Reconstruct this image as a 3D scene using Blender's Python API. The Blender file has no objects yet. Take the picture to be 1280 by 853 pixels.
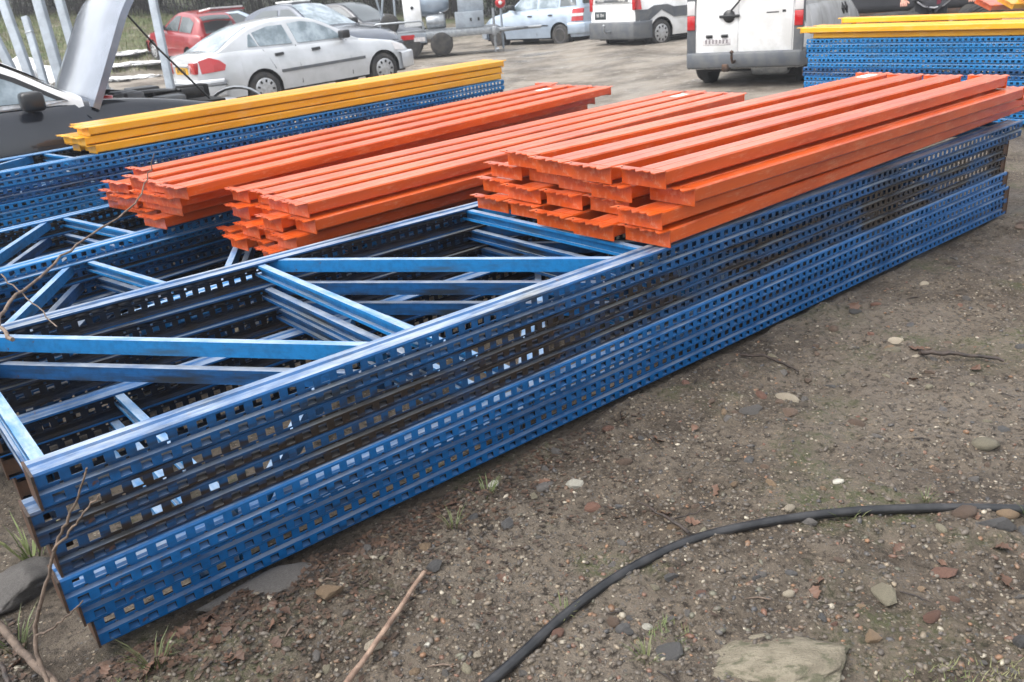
import bpy, bmesh, math, random
import numpy as np
from mathutils import Vector, Matrix, noise

random.seed(7)
SC = bpy.context.scene
COL = SC.collection
R = math.radians

# ------------------------------------------------------------------ camera
cam_d = bpy.data.cameras.new('camera')
cam_d.sensor_fit = 'HORIZONTAL'
cam_d.sensor_width = 36.0
cam_d.lens = 1050.6 / 1280.0 * 36.0
cam_d.clip_start = 0.05
cam_d.clip_end = 600.0
cam = bpy.data.objects.new('camera', cam_d)
COL.objects.link(cam)
_t, _roll = 0.39, 0.0813
_fw = Vector((0, math.cos(_t), -math.sin(_t)))
_rt = Vector((1, 0, 0))
_dn = Vector((0, -math.sin(_t), -math.cos(_t)))
_r2 = math.cos(_roll) * _rt + math.sin(_roll) * _dn
_d2 = math.cos(_roll) * _dn - math.sin(_roll) * _rt
cam.matrix_world = Matrix((
    (_r2.x, -_d2.x, -_fw.x, 0.0),
    (_r2.y, -_d2.y, -_fw.y, 0.0),
    (_r2.z, -_d2.z, -_fw.z, 1.48),
    (0, 0, 0, 1)))
cam_d.dof.use_dof = True
cam_d.dof.focus_distance = 2.7
cam_d.dof.aperture_fstop = 7.1
SC.camera = cam

# ------------------------------------------------------------------ light
world = bpy.data.worlds.new('World')
SC.world = world
world.use_nodes = True
wn = world.node_tree.nodes
wl = world.node_tree.links
wn.clear()
SUN_EL, SUN_AZ = R(62), R(-112)
sky = wn.new('ShaderNodeTexSky')
sky.sky_type = 'NISHITA'
sky.sun_disc = False
sky.sun_elevation = SUN_EL
sky.sun_rotation = SUN_AZ
sky.air_density = 1.2
sky.dust_density = 4.0
sky.ozone_density = 1.0
hs = wn.new('ShaderNodeHueSaturation')
hs.inputs['Saturation'].default_value = 0.22
bg = wn.new('ShaderNodeBackground')
bg.inputs['Strength'].default_value = 0.15
wo = wn.new('ShaderNodeOutputWorld')
wl.new(sky.outputs[0], hs.inputs['Color'])
wl.new(hs.outputs[0], bg.inputs['Color'])
wl.new(bg.outputs[0], wo.inputs['Surface'])
sun_d = bpy.data.lights.new('sun', 'SUN')
sun_d.energy = 0.9
sun_d.angle = R(70)
sun_d.color = (1.0, 0.96, 0.9)
sun = bpy.data.objects.new('sun', sun_d)
COL.objects.link(sun)
# the sky's sun_rotation turns clockwise from +Y
_sd = Vector((math.sin(SUN_AZ) * math.cos(SUN_EL), math.cos(SUN_AZ) * math.cos(SUN_EL), math.sin(SUN_EL)))
sun.rotation_euler = _sd.to_track_quat('Z', 'Y').to_euler()
SC.view_settings.view_transform = 'Standard'
SC.view_settings.look = 'None'
SC.view_settings.exposure = 1.32
SC.view_settings.gamma = 1.0
SC.view_settings.use_curve_mapping = False
try:
    SC.cycles.max_bounces = 6
    SC.cycles.diffuse_bounces = 3
    SC.cycles.glossy_bounces = 3
    SC.cycles.transmission_bounces = 4
    SC.cycles.volume_bounces = 0
    SC.cycles.use_denoising = True
except Exception:
    pass

# ------------------------------------------------------------------ helpers
def tag(o, label=None, cat=None, group=None, kind=None):
    if label: o['label'] = label
    if cat: o['category'] = cat
    if group: o['group'] = group
    if kind or cat: o['kind'] = kind or 'thing'
    return o

def empty(name, loc=(0, 0, 0), rz=0.0, label=None, cat=None, group=None, rx=0.0, ry=0.0):
    o = bpy.data.objects.new(name, None)
    o.empty_display_size = 0.1
    o.location = loc
    o.rotation_euler = (rx, ry, rz)
    COL.objects.link(o)
    return tag(o, label, cat, group)

def link(name, mesh, parent=None, loc=(0, 0, 0), rot=(0, 0, 0), scale=(1, 1, 1)):
    o = bpy.data.objects.new(name, mesh)
    COL.objects.link(o)
    o.location = loc
    o.rotation_euler = rot
    o.scale = scale
    if parent: o.parent = parent
    return o

def children(o):
    return [c for c in COL.objects if c.parent == o]

def copy_tree(o, parent=None, kids=None):
    c = o.copy()
    COL.objects.link(c)
    if parent: c.parent = parent
    for ch in list(o.children):
        copy_tree(ch, c)
    return c

class MB:
    """collects shapes and links them as one mesh"""
    def __init__(s):
        s.v = []; s.f = []; s.sm = []
    def add(s, vs, fs, smooth=False):
        b = len(s.v)
        s.v.extend([tuple(p) for p in vs])
        for f in fs:
            s.f.append(tuple(b + i for i in f)); s.sm.append(smooth)
    def box(s, x0, x1, y0, y1, z0, z1):
        vs = [(x0, y0, z0), (x1, y0, z0), (x1, y1, z0), (x0, y1, z0), (x0, y0, z1), (x1, y0, z1), (x1, y1, z1), (x0, y1, z1)]
        s.add(vs, [(0, 3, 2, 1), (4, 5, 6, 7), (0, 1, 5, 4), (1, 2, 6, 5), (2, 3, 7, 6), (3, 0, 4, 7)])
    def cbox(s, x0, x1, y0, y1, z0, z1, c=.01, seg=2):
        """box with rounded edges"""
        bm = bmesh.new(); bmesh.ops.create_cube(bm, size=1.0)
        for v in bm.verts:
            v.co = ((x0 + x1) / 2 + v.co.x * (x1 - x0), (y0 + y1) / 2 + v.co.y * (y1 - y0), (z0 + z1) / 2 + v.co.z * (z1 - z0))
        bmesh.ops.bevel(bm, geom=list(bm.edges), offset=c, segments=seg, profile=.5, affect='EDGES')
        bm.verts.index_update()
        s.add([v.co.copy() for v in bm.verts], [[v.index for v in f.verts] for f in bm.faces], True)
        bm.free()
    def obox(s, c, ax, ay, az):
        c = Vector(c); ax = Vector(ax); ay = Vector(ay); az = Vector(az)
        vs = [c + sx * ax + sy * ay + sz * az for sz in (-1, 1) for sx, sy in ((-1, -1), (1, -1), (1, 1), (-1, 1))]
        s.add(vs, [(0, 3, 2, 1), (4, 5, 6, 7), (0, 1, 5, 4), (1, 2, 6, 5), (2, 3, 7, 6), (3, 0, 4, 7)])
    def prism(s, prof, x0, x1, caps=True, closed=True, smooth=False):
        """profile [(y,z)] swept along x"""
        n = len(prof)
        vs = [(x0, y, z) for y, z in prof] + [(x1, y, z) for y, z in prof]
        fs = [(i, (i + 1) % n, n + (i + 1) % n, n + i) for i in range(n if closed else n - 1)]
        if caps and closed: fs += [tuple(range(n - 1, -1, -1)), tuple(range(n, 2 * n))]
        s.add(vs, fs, smooth)
    def poly(s, pts, d):
        """flat polygon pts (3D) given thickness along vector d"""
        n = len(pts); d = Vector(d)
        vs = [Vector(p) for p in pts] + [Vector(p) + d for p in pts]
        fs = [tuple(range(n - 1, -1, -1)), tuple(range(n, 2 * n))]
        fs += [(i, (i + 1) % n, n + (i + 1) % n, n + i) for i in range(n)]
        s.add(vs, fs)
    def tube(s, pts, rad, n=8, smooth=True, caps=True):
        pts = [Vector(p) for p in pts]
        if not hasattr(rad, '__len__'): rad = [rad] * len(pts)
        vs = []; fs = []
        up = Vector((0, 0, 1))
        prev = None
        for i, p in enumerate(pts):
            t = (pts[min(i + 1, len(pts) - 1)] - pts[max(i - 1, 0)]).normalized()
            if prev is None:
                a = t.cross(up)
                if a.length < 1e-3: a = t.cross(Vector((1, 0, 0)))
            else:
                a = prev - t * prev.dot(t)
            a.normalize(); prev = a
            b = t.cross(a)
            for k in range(n):
                q = 2 * math.pi * k / n
                vs.append(p + (a * math.cos(q) + b * math.sin(q)) * rad[i])
        for i in range(len(pts) - 1):
            for k in range(n):
                fs.append((i * n + k, i * n + (k + 1) % n, (i + 1) * n + (k + 1) % n, (i + 1) * n + k))
        s.add(vs, fs, smooth)
        if caps:
            s.add(vs[:n], [tuple(range(n - 1, -1, -1))]); s.add(vs[-n:], [tuple(range(n))])
    def lathe(s, prof, c, axis='y', n=24, smooth=True):
        """prof [(r, h)] turned about an axis through c"""
        vs = []; fs = []
        for r, h in prof:
            for k in range(n):
                a = 2 * math.pi * k / n
                u, v = r * math.cos(a), r * math.sin(a)
                p = {'y': (u, h, v), 'z': (u, v, h), 'x': (h, u, v)}[axis]
                vs.append((c[0] + p[0], c[1] + p[1], c[2] + p[2]))
        m = len(prof)
        for i in range(m - 1):
            for k in range(n):
                fs.append((i * n + k, i * n + (k + 1) % n, (i + 1) * n + (k + 1) % n, (i + 1) * n + k))
        s.add(vs, fs, smooth)
        s.add(vs[:n], [tuple(range(n - 1, -1, -1))]); s.add(vs[-n:], [tuple(range(n))])
    def mesh(s, name, mat):
        m = bpy.data.meshes.new(name)
        m.from_pydata(s.v, [], s.f)
        if any(s.sm): m.polygons.foreach_set('use_smooth', s.sm)
        if mat: m.materials.append(mat)
        bm = bmesh.new(); bm.from_mesh(m)
        bmesh.ops.recalc_face_normals(bm, faces=bm.faces)
        bm.to_mesh(m); bm.free()
        m.update()
        return m
    def build(s, name, mat, parent=None, loc=(0, 0, 0), rot=(0, 0, 0)):
        return link(name, s.mesh(name, mat), parent, loc, rot)

def np_mesh(name, V, F, mat, smooth=False):
    m = bpy.data.meshes.new(name)
    V = np.ascontiguousarray(V, dtype=np.float32); F = np.ascontiguousarray(F, dtype=np.int32)
    k = F.shape[1]
    m.vertices.add(len(V)); m.vertices.foreach_set('co', V.ravel())
    m.loops.add(F.size); m.loops.foreach_set('vertex_index', F.ravel())
    m.polygons.add(len(F))
    m.polygons.foreach_set('loop_start', np.arange(0, F.size, k, dtype=np.int32))
    m.polygons.foreach_set('loop_total', np.full(len(F), k, dtype=np.int32))
    if smooth: m.polygons.foreach_set('use_smooth', np.ones(len(F), dtype=bool))
    if mat: m.materials.append(mat)
    m.update(calc_edges=True)
    return m

def applied(o):
    """replace an object's mesh by its modified mesh"""
    bpy.context.view_layer.update()
    dg = bpy.context.evaluated_depsgraph_get()
    me = bpy.data.meshes.new_from_object(o.evaluated_get(dg))
    o.modifiers.clear()
    o.data = me
    return o

def text_mesh(txt, size, mat, name='lettering'):
    c = bpy.data.curves.new(name, 'FONT')
    c.body = txt; c.size = size; c.align_x = 'CENTER'; c.align_y = 'CENTER'; c.extrude = .0015
    o = bpy.data.objects.new(name, c); COL.objects.link(o)
    bpy.context.view_layer.update()
    me = bpy.data.meshes.new_from_object(o.evaluated_get(bpy.context.evaluated_depsgraph_get()))
    bpy.data.objects.remove(o)
    me.materials.clear(); me.materials.append(mat)
    return me

# ------------------------------------------------------------------ materials
def _mix(nt, fac, a, b):
    n = nt.nodes.new('ShaderNodeMix'); n.data_type = 'RGBA'
    if isinstance(fac, float): n.inputs[0].default_value = fac
    else: nt.links.new(fac, n.inputs[0])
    for sock, v in ((n.inputs[6], a), (n.inputs[7], b)):
        if isinstance(v, tuple): sock.default_value = (*v, 1)
        else: nt.links.new(v, sock)
    return n.outputs[2]

def _noise(nt, scale, detail=4.0, rough=.6, stretch=None, obj=True):
    tc = nt.nodes.new('ShaderNodeTexCoord')
    src = tc.outputs['Object'] if obj else tc.outputs['Generated']
    if stretch:
        mp = nt.nodes.new('ShaderNodeMapping'); mp.inputs['Scale'].default_value = stretch
        nt.links.new(src, mp.inputs['Vector']); src = mp.outputs[0]
    n = nt.nodes.new('ShaderNodeTexNoise')
    n.inputs['Scale'].default_value = scale; n.inputs['Detail'].default_value = detail; n.inputs['Roughness'].default_value = rough
    nt.links.new(src, n.inputs['Vector'])
    return n.outputs[0]

def _ramp(nt, fac, lo, hi):
    m = nt.nodes.new('ShaderNodeMapRange'); m.interpolation_type = 'SMOOTHSTEP'
    m.inputs[1].default_value = lo; m.inputs[2].default_value = hi
    nt.links.new(fac, m.inputs[0])
    return m.outputs[0]

def _mul(nt, a, b):
    m = nt.nodes.new('ShaderNodeMath'); m.operation = 'MULTIPLY'
    for s_, v in ((m.inputs[0], a), (m.inputs[1], b)):
        if isinstance(v, float): s_.default_value = v
        else: nt.links.new(v, s_)
    return m.outputs[0]

def _rand(nt):
    return nt.nodes.new('ShaderNodeObjectInfo').outputs['Random']

def mat(name, col, rough=.5, metal=0.0, var=None, vscale=8.0, var2=None, v2scale=30.0, v2lo=.55, v2hi=.7, bump=0.0, bscale=60.0,
        spec=.5, coat=0.0, stretch=None, rvar=0.0, lo=.35, hi=.65, tone=0.0):
    m = bpy.data.materials.new(name); m.use_nodes = True
    nt = m.node_tree; b = nt.nodes['Principled BSDF']
    b.inputs['Roughness'].default_value = rough; b.inputs['Metallic'].default_value = metal
    b.inputs['Specular IOR Level'].default_value = spec
    b.inputs['Coat Weight'].default_value = coat; b.inputs['Coat Roughness'].default_value = .05
    c = tuple(col)
    if var is not None:
        c = _mix(nt, _ramp(nt, _noise(nt, vscale, stretch=stretch), lo, hi), c, tuple(var))
    if var2 is not None:
        c = _mix(nt, _ramp(nt, _noise(nt, v2scale, stretch=stretch), v2lo, v2hi), c, tuple(var2))
    if tone:
        h = nt.nodes.new('ShaderNodeHueSaturation')
        mr = nt.nodes.new('ShaderNodeMapRange'); mr.inputs[3].default_value = 1 - tone; mr.inputs[4].default_value = 1 + tone
        nt.links.new(_rand(nt), mr.inputs[0]); nt.links.new(mr.outputs[0], h.inputs['Value'])
        if isinstance(c, tuple): h.inputs['Color'].default_value = (*c, 1)
        else: nt.links.new(c, h.inputs['Color'])
        c = h.outputs[0]
    if isinstance(c, tuple): b.inputs['Base Color'].default_value = (*c, 1)
    else: nt.links.new(c, b.inputs['Base Color'])
    if rvar:
        mr = nt.nodes.new('ShaderNodeMapRange'); mr.inputs[3].default_value = max(0.02, rough - rvar); mr.inputs[4].default_value = rough + rvar
        nt.links.new(_noise(nt, vscale * 2.5), mr.inputs[0]); nt.links.new(mr.outputs[0], b.inputs['Roughness'])
    if bump:
        bn = nt.nodes.new('ShaderNodeBump'); bn.inputs['Strength'].default_value = bump; bn.inputs['Distance'].default_value = .01
        nt.links.new(_noise(nt, bscale), bn.inputs['Height']); nt.links.new(bn.outputs[0], b.inputs['Normal'])
    return m

def blue_paint(name, col, dirt, dlo, dhi, dust_sheen=.45):
    """steel paint with smeared dirt and scuffed, dusty flats with painted sky sheen"""
    m = bpy.data.materials.new(name); m.use_nodes = True
    nt = m.node_tree; b = nt.nodes['Principled BSDF']
    n1 = _noise(nt, 2.2, 6, .65, (1.0, 3.0, 9.0))
    n2 = _noise(nt, 38.0, 3, .6)
    c = _mix(nt, _ramp(nt, n2, .35, .75), tuple(col), tuple(x * .72 for x in col))
    c = _mix(nt, _ramp(nt, n1, dlo, dhi), c, tuple(dirt))
    rust = _ramp(nt, _noise(nt, 14.0, 6, .75), .63, .71)
    c = _mix(nt, rust, c, (.085, .04, .022))
    # dust settled on the level flanges plus sky sheen painted into the colour
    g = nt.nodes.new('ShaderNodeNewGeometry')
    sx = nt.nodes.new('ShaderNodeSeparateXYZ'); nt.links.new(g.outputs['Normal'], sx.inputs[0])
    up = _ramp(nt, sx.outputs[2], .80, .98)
    sc = _mul(nt, up, _mul(nt, _ramp(nt, _noise(nt, 9.0, 6, .7, (.5, 2, 2)), .25, .7), dust_sheen))
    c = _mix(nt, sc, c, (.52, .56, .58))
    nt.links.new(c, b.inputs['Base Color'])
    mr = nt.nodes.new('ShaderNodeMapRange'); mr.inputs[3].default_value = .30; mr.inputs[4].default_value = .55
    nt.links.new(n2, mr.inputs[0]); nt.links.new(mr.outputs[0], b.inputs['Roughness'])
    b.inputs['Specular IOR Level'].default_value = .38
    b.inputs['Coat Weight'].default_value = .06; b.inputs['Coat Roughness'].default_value = .2
    bn = nt.nodes.new('ShaderNodeBump'); bn.inputs['Strength'].default_value = .12; bn.inputs['Distance'].default_value = .004
    nt.links.new(_noise(nt, 120.0), bn.inputs['Height']); nt.links.new(bn.outputs[0], b.inputs['Normal'])
    return m

def beam_paint(name, col, dark, scuff):
    m = bpy.data.materials.new(name); m.use_nodes = True
    nt = m.node_tree; b = nt.nodes['Principled BSDF']
    h = nt.nodes.new('ShaderNodeHueSaturation')
    c = _mix(nt, _ramp(nt, _noise(nt, 5.0, 6, .65, (.35, 2, 2)), .35, .75), tuple(col), tuple(dark))
    c = _mix(nt, _mul(nt, _ramp(nt, _noise(nt, 24.0, 6, .75, (.3, 1.5, 1.5)), .50, .68), .45), c, tuple(scuff))
    c = _mix(nt, _ramp(nt, _noise(nt, 26.0, 6, .8), .64, .70), c, (.10, .04, .025))
    mr = nt.nodes.new('ShaderNodeMapRange'); mr.inputs[3].default_value = .80; mr.inputs[4].default_value = 1.12
    nt.links.new(_rand(nt), mr.inputs[0]); nt.links.new(mr.outputs[0], h.inputs['Value'])
    nt.links.new(c, h.inputs['Color']); nt.links.new(h.outputs[0], b.inputs['Base Color'])
    mr2 = nt.nodes.new('ShaderNodeMapRange'); mr2.inputs[3].default_value = .2; mr2.inputs[4].default_value = .46
    nt.links.new(_noise(nt, 12.0, 5, .7, (.4, 2, 2)), mr2.inputs[0]); nt.links.new(mr2.outputs[0], b.inputs['Roughness'])
    b.inputs['Specular IOR Level'].default_value = .45
    b.inputs['Coat Weight'].default_value = .42; b.inputs['Coat Roughness'].default_value = .16
    bn = nt.nodes.new('ShaderNodeBump'); bn.inputs['Strength'].default_value = .1; bn.inputs['Distance'].default_value = .004
    nt.links.new(_noise(nt, 70.0), bn.inputs['Height']); nt.links.new(bn.outputs[0], b.inputs['Normal'])
    return m

M = {}
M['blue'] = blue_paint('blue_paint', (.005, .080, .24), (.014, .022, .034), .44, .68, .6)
M['blue_clean'] = blue_paint('clean_blue_paint', (.003, .102, .31), (.010, .030, .07), .50, .80, .5)
M['blue_dirty'] = blue_paint('dirty_blue_paint', (.006, .060, .17), (.019, .013, .010), .40, .56, .35)
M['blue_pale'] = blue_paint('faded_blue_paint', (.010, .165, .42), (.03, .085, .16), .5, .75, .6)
M['orange'] = beam_paint('orange_paint', (.62, .094, .010), (.44, .056, .007), (.68, .30, .17))
M['yellow'] = beam_paint('yellow_paint', (.84, .42, .022), (.72, .32, .014), (.80, .56, .24))
M['steel_dark'] = mat('rusty_dark_steel', (.035, .026, .022), .6, .2, (.09, .045, .025), 18, bump=.3)
M['galv'] = mat('galvanised_steel', (.36, .38, .40), .42, .7, (.26, .28, .30), 12, rvar=.1)
M['sticker'] = mat('paper_sticker', (.78, .77, .74), .6, var=(.66, .65, .62), vscale=20)
M['rubber'] = mat('tyre_rubber', (.022, .022, .024), .75, var=(.05, .046, .04), vscale=9, bump=.2)
M['black_plastic'] = mat('black_plastic', (.012, .013, .015), .35, var=(.02, .02, .022), vscale=10)
M['grey_plastic'] = mat('grey_plastic', (.085, .095, .11), .55, var=(.12, .125, .13), vscale=6)
M['glass'] = mat('car_glass', (.05, .065, .07), .06, spec=.9, coat=.6)
M['glass_pale'] = mat('painted_reflection_glass', (.36, .43, .48), .10, var=(.15, .20, .23), vscale=3.5, spec=.8, coat=.5)  # pale window reflections painted into the glass colour, broken up by noise
M['rim'] = mat('wheel_cover', (.52, .53, .55), .35, .5, (.38, .38, .38), 20)
M['rim_dark'] = mat('steel_wheel', (.09, .09, .10), .5, .6, (.14, .13, .12), 20)
M['red_lens'] = mat('red_lens', (.42, .012, .015), .12, coat=.6)
M['clear_lens'] = mat('clear_lens', (.62, .60, .60), .12, coat=.6)
M['white_car'] = mat('white_car_paint', (.85, .86, .87), .22, var=(.66, .66, .65), vscale=2.5, coat=.7)
M['silver_car'] = mat('silver_car_paint', (.60, .62, .65), .26, .25, (.52, .54, .56), 2.5, coat=.7)
M['blue_car'] = mat('pale_blue_car_paint', (.40, .48, .58), .3, .3, (.33, .40, .49), 2.5, coat=.7)
M['bonnet'] = mat('silver_blue_car_paint', (.20, .23, .29), .22, .4, (.14, .165, .21), 3, coat=.8)
M['red_car'] = mat('red_car_paint', (.30, .022, .028), .28, .1, (.24, .02, .024), 3, coat=.7)
M['dark_car'] = mat('dark_grey_car_paint', (.022, .026, .036), .2, .2, (.018, .022, .03), 3, coat=.8)
M['slate_car'] = mat('slate_blue_car_paint', (.085, .10, .135), .22, .4, (.065, .08, .105), 3, coat=.8)
M['under'] = mat('underbody', (.012, .012, .013), .85)
M['plate_yellow'] = mat('number_plate_yellow', (.80, .45, .03), .4)
M['plate_white'] = mat('number_plate_white', (.68, .67, .66), .4, var=(.45, .42, .44), vscale=40)
M['plate_black'] = mat('number_plate_dark', (.03, .04, .042), .4)
M['ink'] = mat('black_ink', (.02, .02, .022), .5)
M['ink_white'] = mat('white_ink', (.7, .7, .7), .5)
M['post'] = mat('pale_grey_post', (.30, .345, .395), .6, 0, (.22, .25, .285), 5, tone=.08, bump=.15)
M['snow'] = mat('white_slush', (.72, .73, .74), .7, var=(.38, .37, .34), vscale=5, lo=.5, hi=.7, bump=.6, bscale=14)
M['hose'] = mat('black_hose', (.009, .010, .012), .36, var=(.03, .03, .032), vscale=14, bump=.05, spec=.6, rvar=.12)
M['twig'] = mat('dead_wood', (.17, .125, .095), .8, 0, (.09, .065, .05), 30, bump=.5, bscale=90, tone=.2)
M['twig_dark'] = mat('dark_wet_wood', (.018, .014, .012), .6, 0, (.05, .035, .028), 30, bump=.5, bscale=90)
M['twig_pale'] = mat('pale_dry_wood', (.30, .21, .155), .75, 0, (.17, .11, .08), 22, bump=.5, bscale=80)
M['leaf'] = mat('dead_leaf', (.115, .062, .040), .65, 0, (.075, .042, .028), 30, tone=.35)
M['grass'] = mat('grass_blade', (.085, .125, .035), .6, 0, (.17, .165, .075), 3, tone=.3)
M['skin'] = mat('skin', (.52, .28, .21), .5, var=(.45, .22, .17), vscale=18)
M['cloth_dark'] = mat('dark_jacket_cloth', (.018, .019, .025), .85, var=(.20, .20, .22), vscale=26, lo=.62, hi=.68, bump=.3)
M['cloth_trim'] = mat('pale_trim_cloth', (.42, .42, .45), .8)
M['cloth_red'] = mat('wine_red_cloth', (.14, .022, .04), .85)
M['trousers'] = mat('dark_trousers_cloth', (.02, .021, .026), .9, var=(.03, .03, .036), vscale=14)
M['hair'] = mat('brown_hair', (.045, .028, .018), .6)
M['tarp'] = mat('dark_sheet', (.022, .024, .030), .7, var=(.035, .036, .043), vscale=2)

STONE = {}
for nm, a, b_ in (('cream', (.46, .40, .31), (.34, .29, .22)), ('grey', (.16, .15, .14), (.11, .10, .092)), ('slate', (.072, .072, .075), (.11, .105, .10)),
                  ('brick_red', (.21, .105, .072), (.145, .08, .058)), ('ochre', (.27, .185, .11), (.19, .135, .085)), ('brown', (.155, .105, .075), (.105, .072, .052)),
                  ('olive', (.29, .26, .185), (.19, .17, .12)), ('white', (.66, .64, .56), (.52, .49, .41))):
    STONE[nm] = mat(nm + '_stone', a, .62, 0, b_, 26, tuple(x * .45 + .02 for x in b_), 60, .5, .7, bump=.8, bscale=90, tone=.25, rvar=.15)

STONE['slab'] = mat('pale_beige_slab', (.215, .19, .14), .8, 0, (.145, .125, .09), 2.2, (.085, .082, .05), 3.5, .5, .66, bump=.9, bscale=16)

# ------------------------------------------------------------------ ground
def sstep(a, b, x):
    t = np.clip((np.asarray(x, dtype=float) - a) / (b - a), 0, 1)
    return t * t * (3 - 2 * t)

def _hash(ix, iy, k):
    h = (ix * 374761393 + iy * 668265263 + k * 1274126177) & 0xFFFFFFFF
    h = ((h ^ (h >> 13)) * 1274126177) & 0xFFFFFFFF
    return ((h ^ (h >> 16)) & 0xFFFF) / 65535.0

def vnoise(x, y, k=0):
    x = np.asarray(x, dtype=float); y = np.asarray(y, dtype=float)
    ix = np.floor(x).astype(np.int64); iy = np.floor(y).astype(np.int64)
    fx = x - ix; fy = y - iy
    fx = fx * fx * (3 - 2 * fx); fy = fy * fy * (3 - 2 * fy)
    a = _hash(ix, iy, k); b = _hash(ix + 1, iy, k); c = _hash(ix, iy + 1, k); d = _hash(ix + 1, iy + 1, k)
    return (a * (1 - fx) + b * fx) * (1 - fy) + (c * (1 - fx) + d * fx) * fy - .5

OX, OY, YAW = -1.1019, 1.6708, 0.9016
ANG = math.pi / 2 - YAW
DX, DY = math.sin(YAW), math.cos(YAW)        # along the racks
NX, NY = math.cos(YAW), -math.sin(YAW)       # out of the racks' near side

def sn(s, n):
    """point s metres along the front rack, n metres out from its near face"""
    return OX + DX * s + NX * n, OY + DY * s + NY * n

def ground_z(x, y, fine=True):
    x = np.asarray(x, dtype=float); y = np.asarray(y, dtype=float)
    z = .13 * sstep(12, 21, y) + .09 * sstep(5.5, 9, y) * sstep(1.5, 3, x)
    u = -.6 * x + .8 * y
    z = z + .155 * np.maximum(u - 23.4, 0) * sstep(23.0, 26.5, u)
    z = np.minimum(z, 3.2)
    if fine:
        s = (x - OX) * DX + (y - OY) * DY; n = (x - OX) * NX + (y - OY) * NY
        d = .035 * vnoise(x * 1.3, y * 1.3, 1) + .026 * vnoise(x * 4.1, y * 4.1, 2) + .026 * vnoise(x * 11, y * 11, 3) + .018 * vnoise(x * 25, y * 25, 4) + .008 * vnoise(x * 50, y * 50, 5)
        d = d + .05 * np.exp(-((n - .16) / .16) ** 2) * np.exp(-((s - .35) / .9) ** 2)      # soil pushed up along the rack
        inside = sstep(-.02, .05, -n) * sstep(-.25, -.1, s)
        d = d * (1 - inside) - .03 * inside
        z = z + d * np.exp(-np.maximum(y - 9, 0) / 8.0)
    return z

def gz(x, y):
    return float(ground_z(x, y))

def axis_pts(lo, mid0, mid1, hi, step, grow):
    c = list(np.arange(mid0, mid1, step))
    a = []; d = step; p = mid0
    while p > lo:
        d *= grow; p -= d; a.append(p)
    b = []; d = step; p = c[-1]
    while p < hi:
        d *= grow; p += d; b.append(p)
    return np.array(a[::-1] + c + b)

xs = axis_pts(-160, -2.2, 3.6, 160, .016, 1.08)
ys = axis_pts(-60, 1.0, 5.6, 200, .016, 1.06)
GX, GY = np.meshgrid(xs, ys)
GZ = ground_z(GX, GY)
nx_, ny_ = len(xs), len(ys)
idx = np.arange(nx_ * ny_).reshape(ny_, nx_)
GF = np.stack([idx[:-1, :-1], idx[:-1, 1:], idx[1:, 1:], idx[1:, :-1]], -1).reshape(-1, 4)

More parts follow.
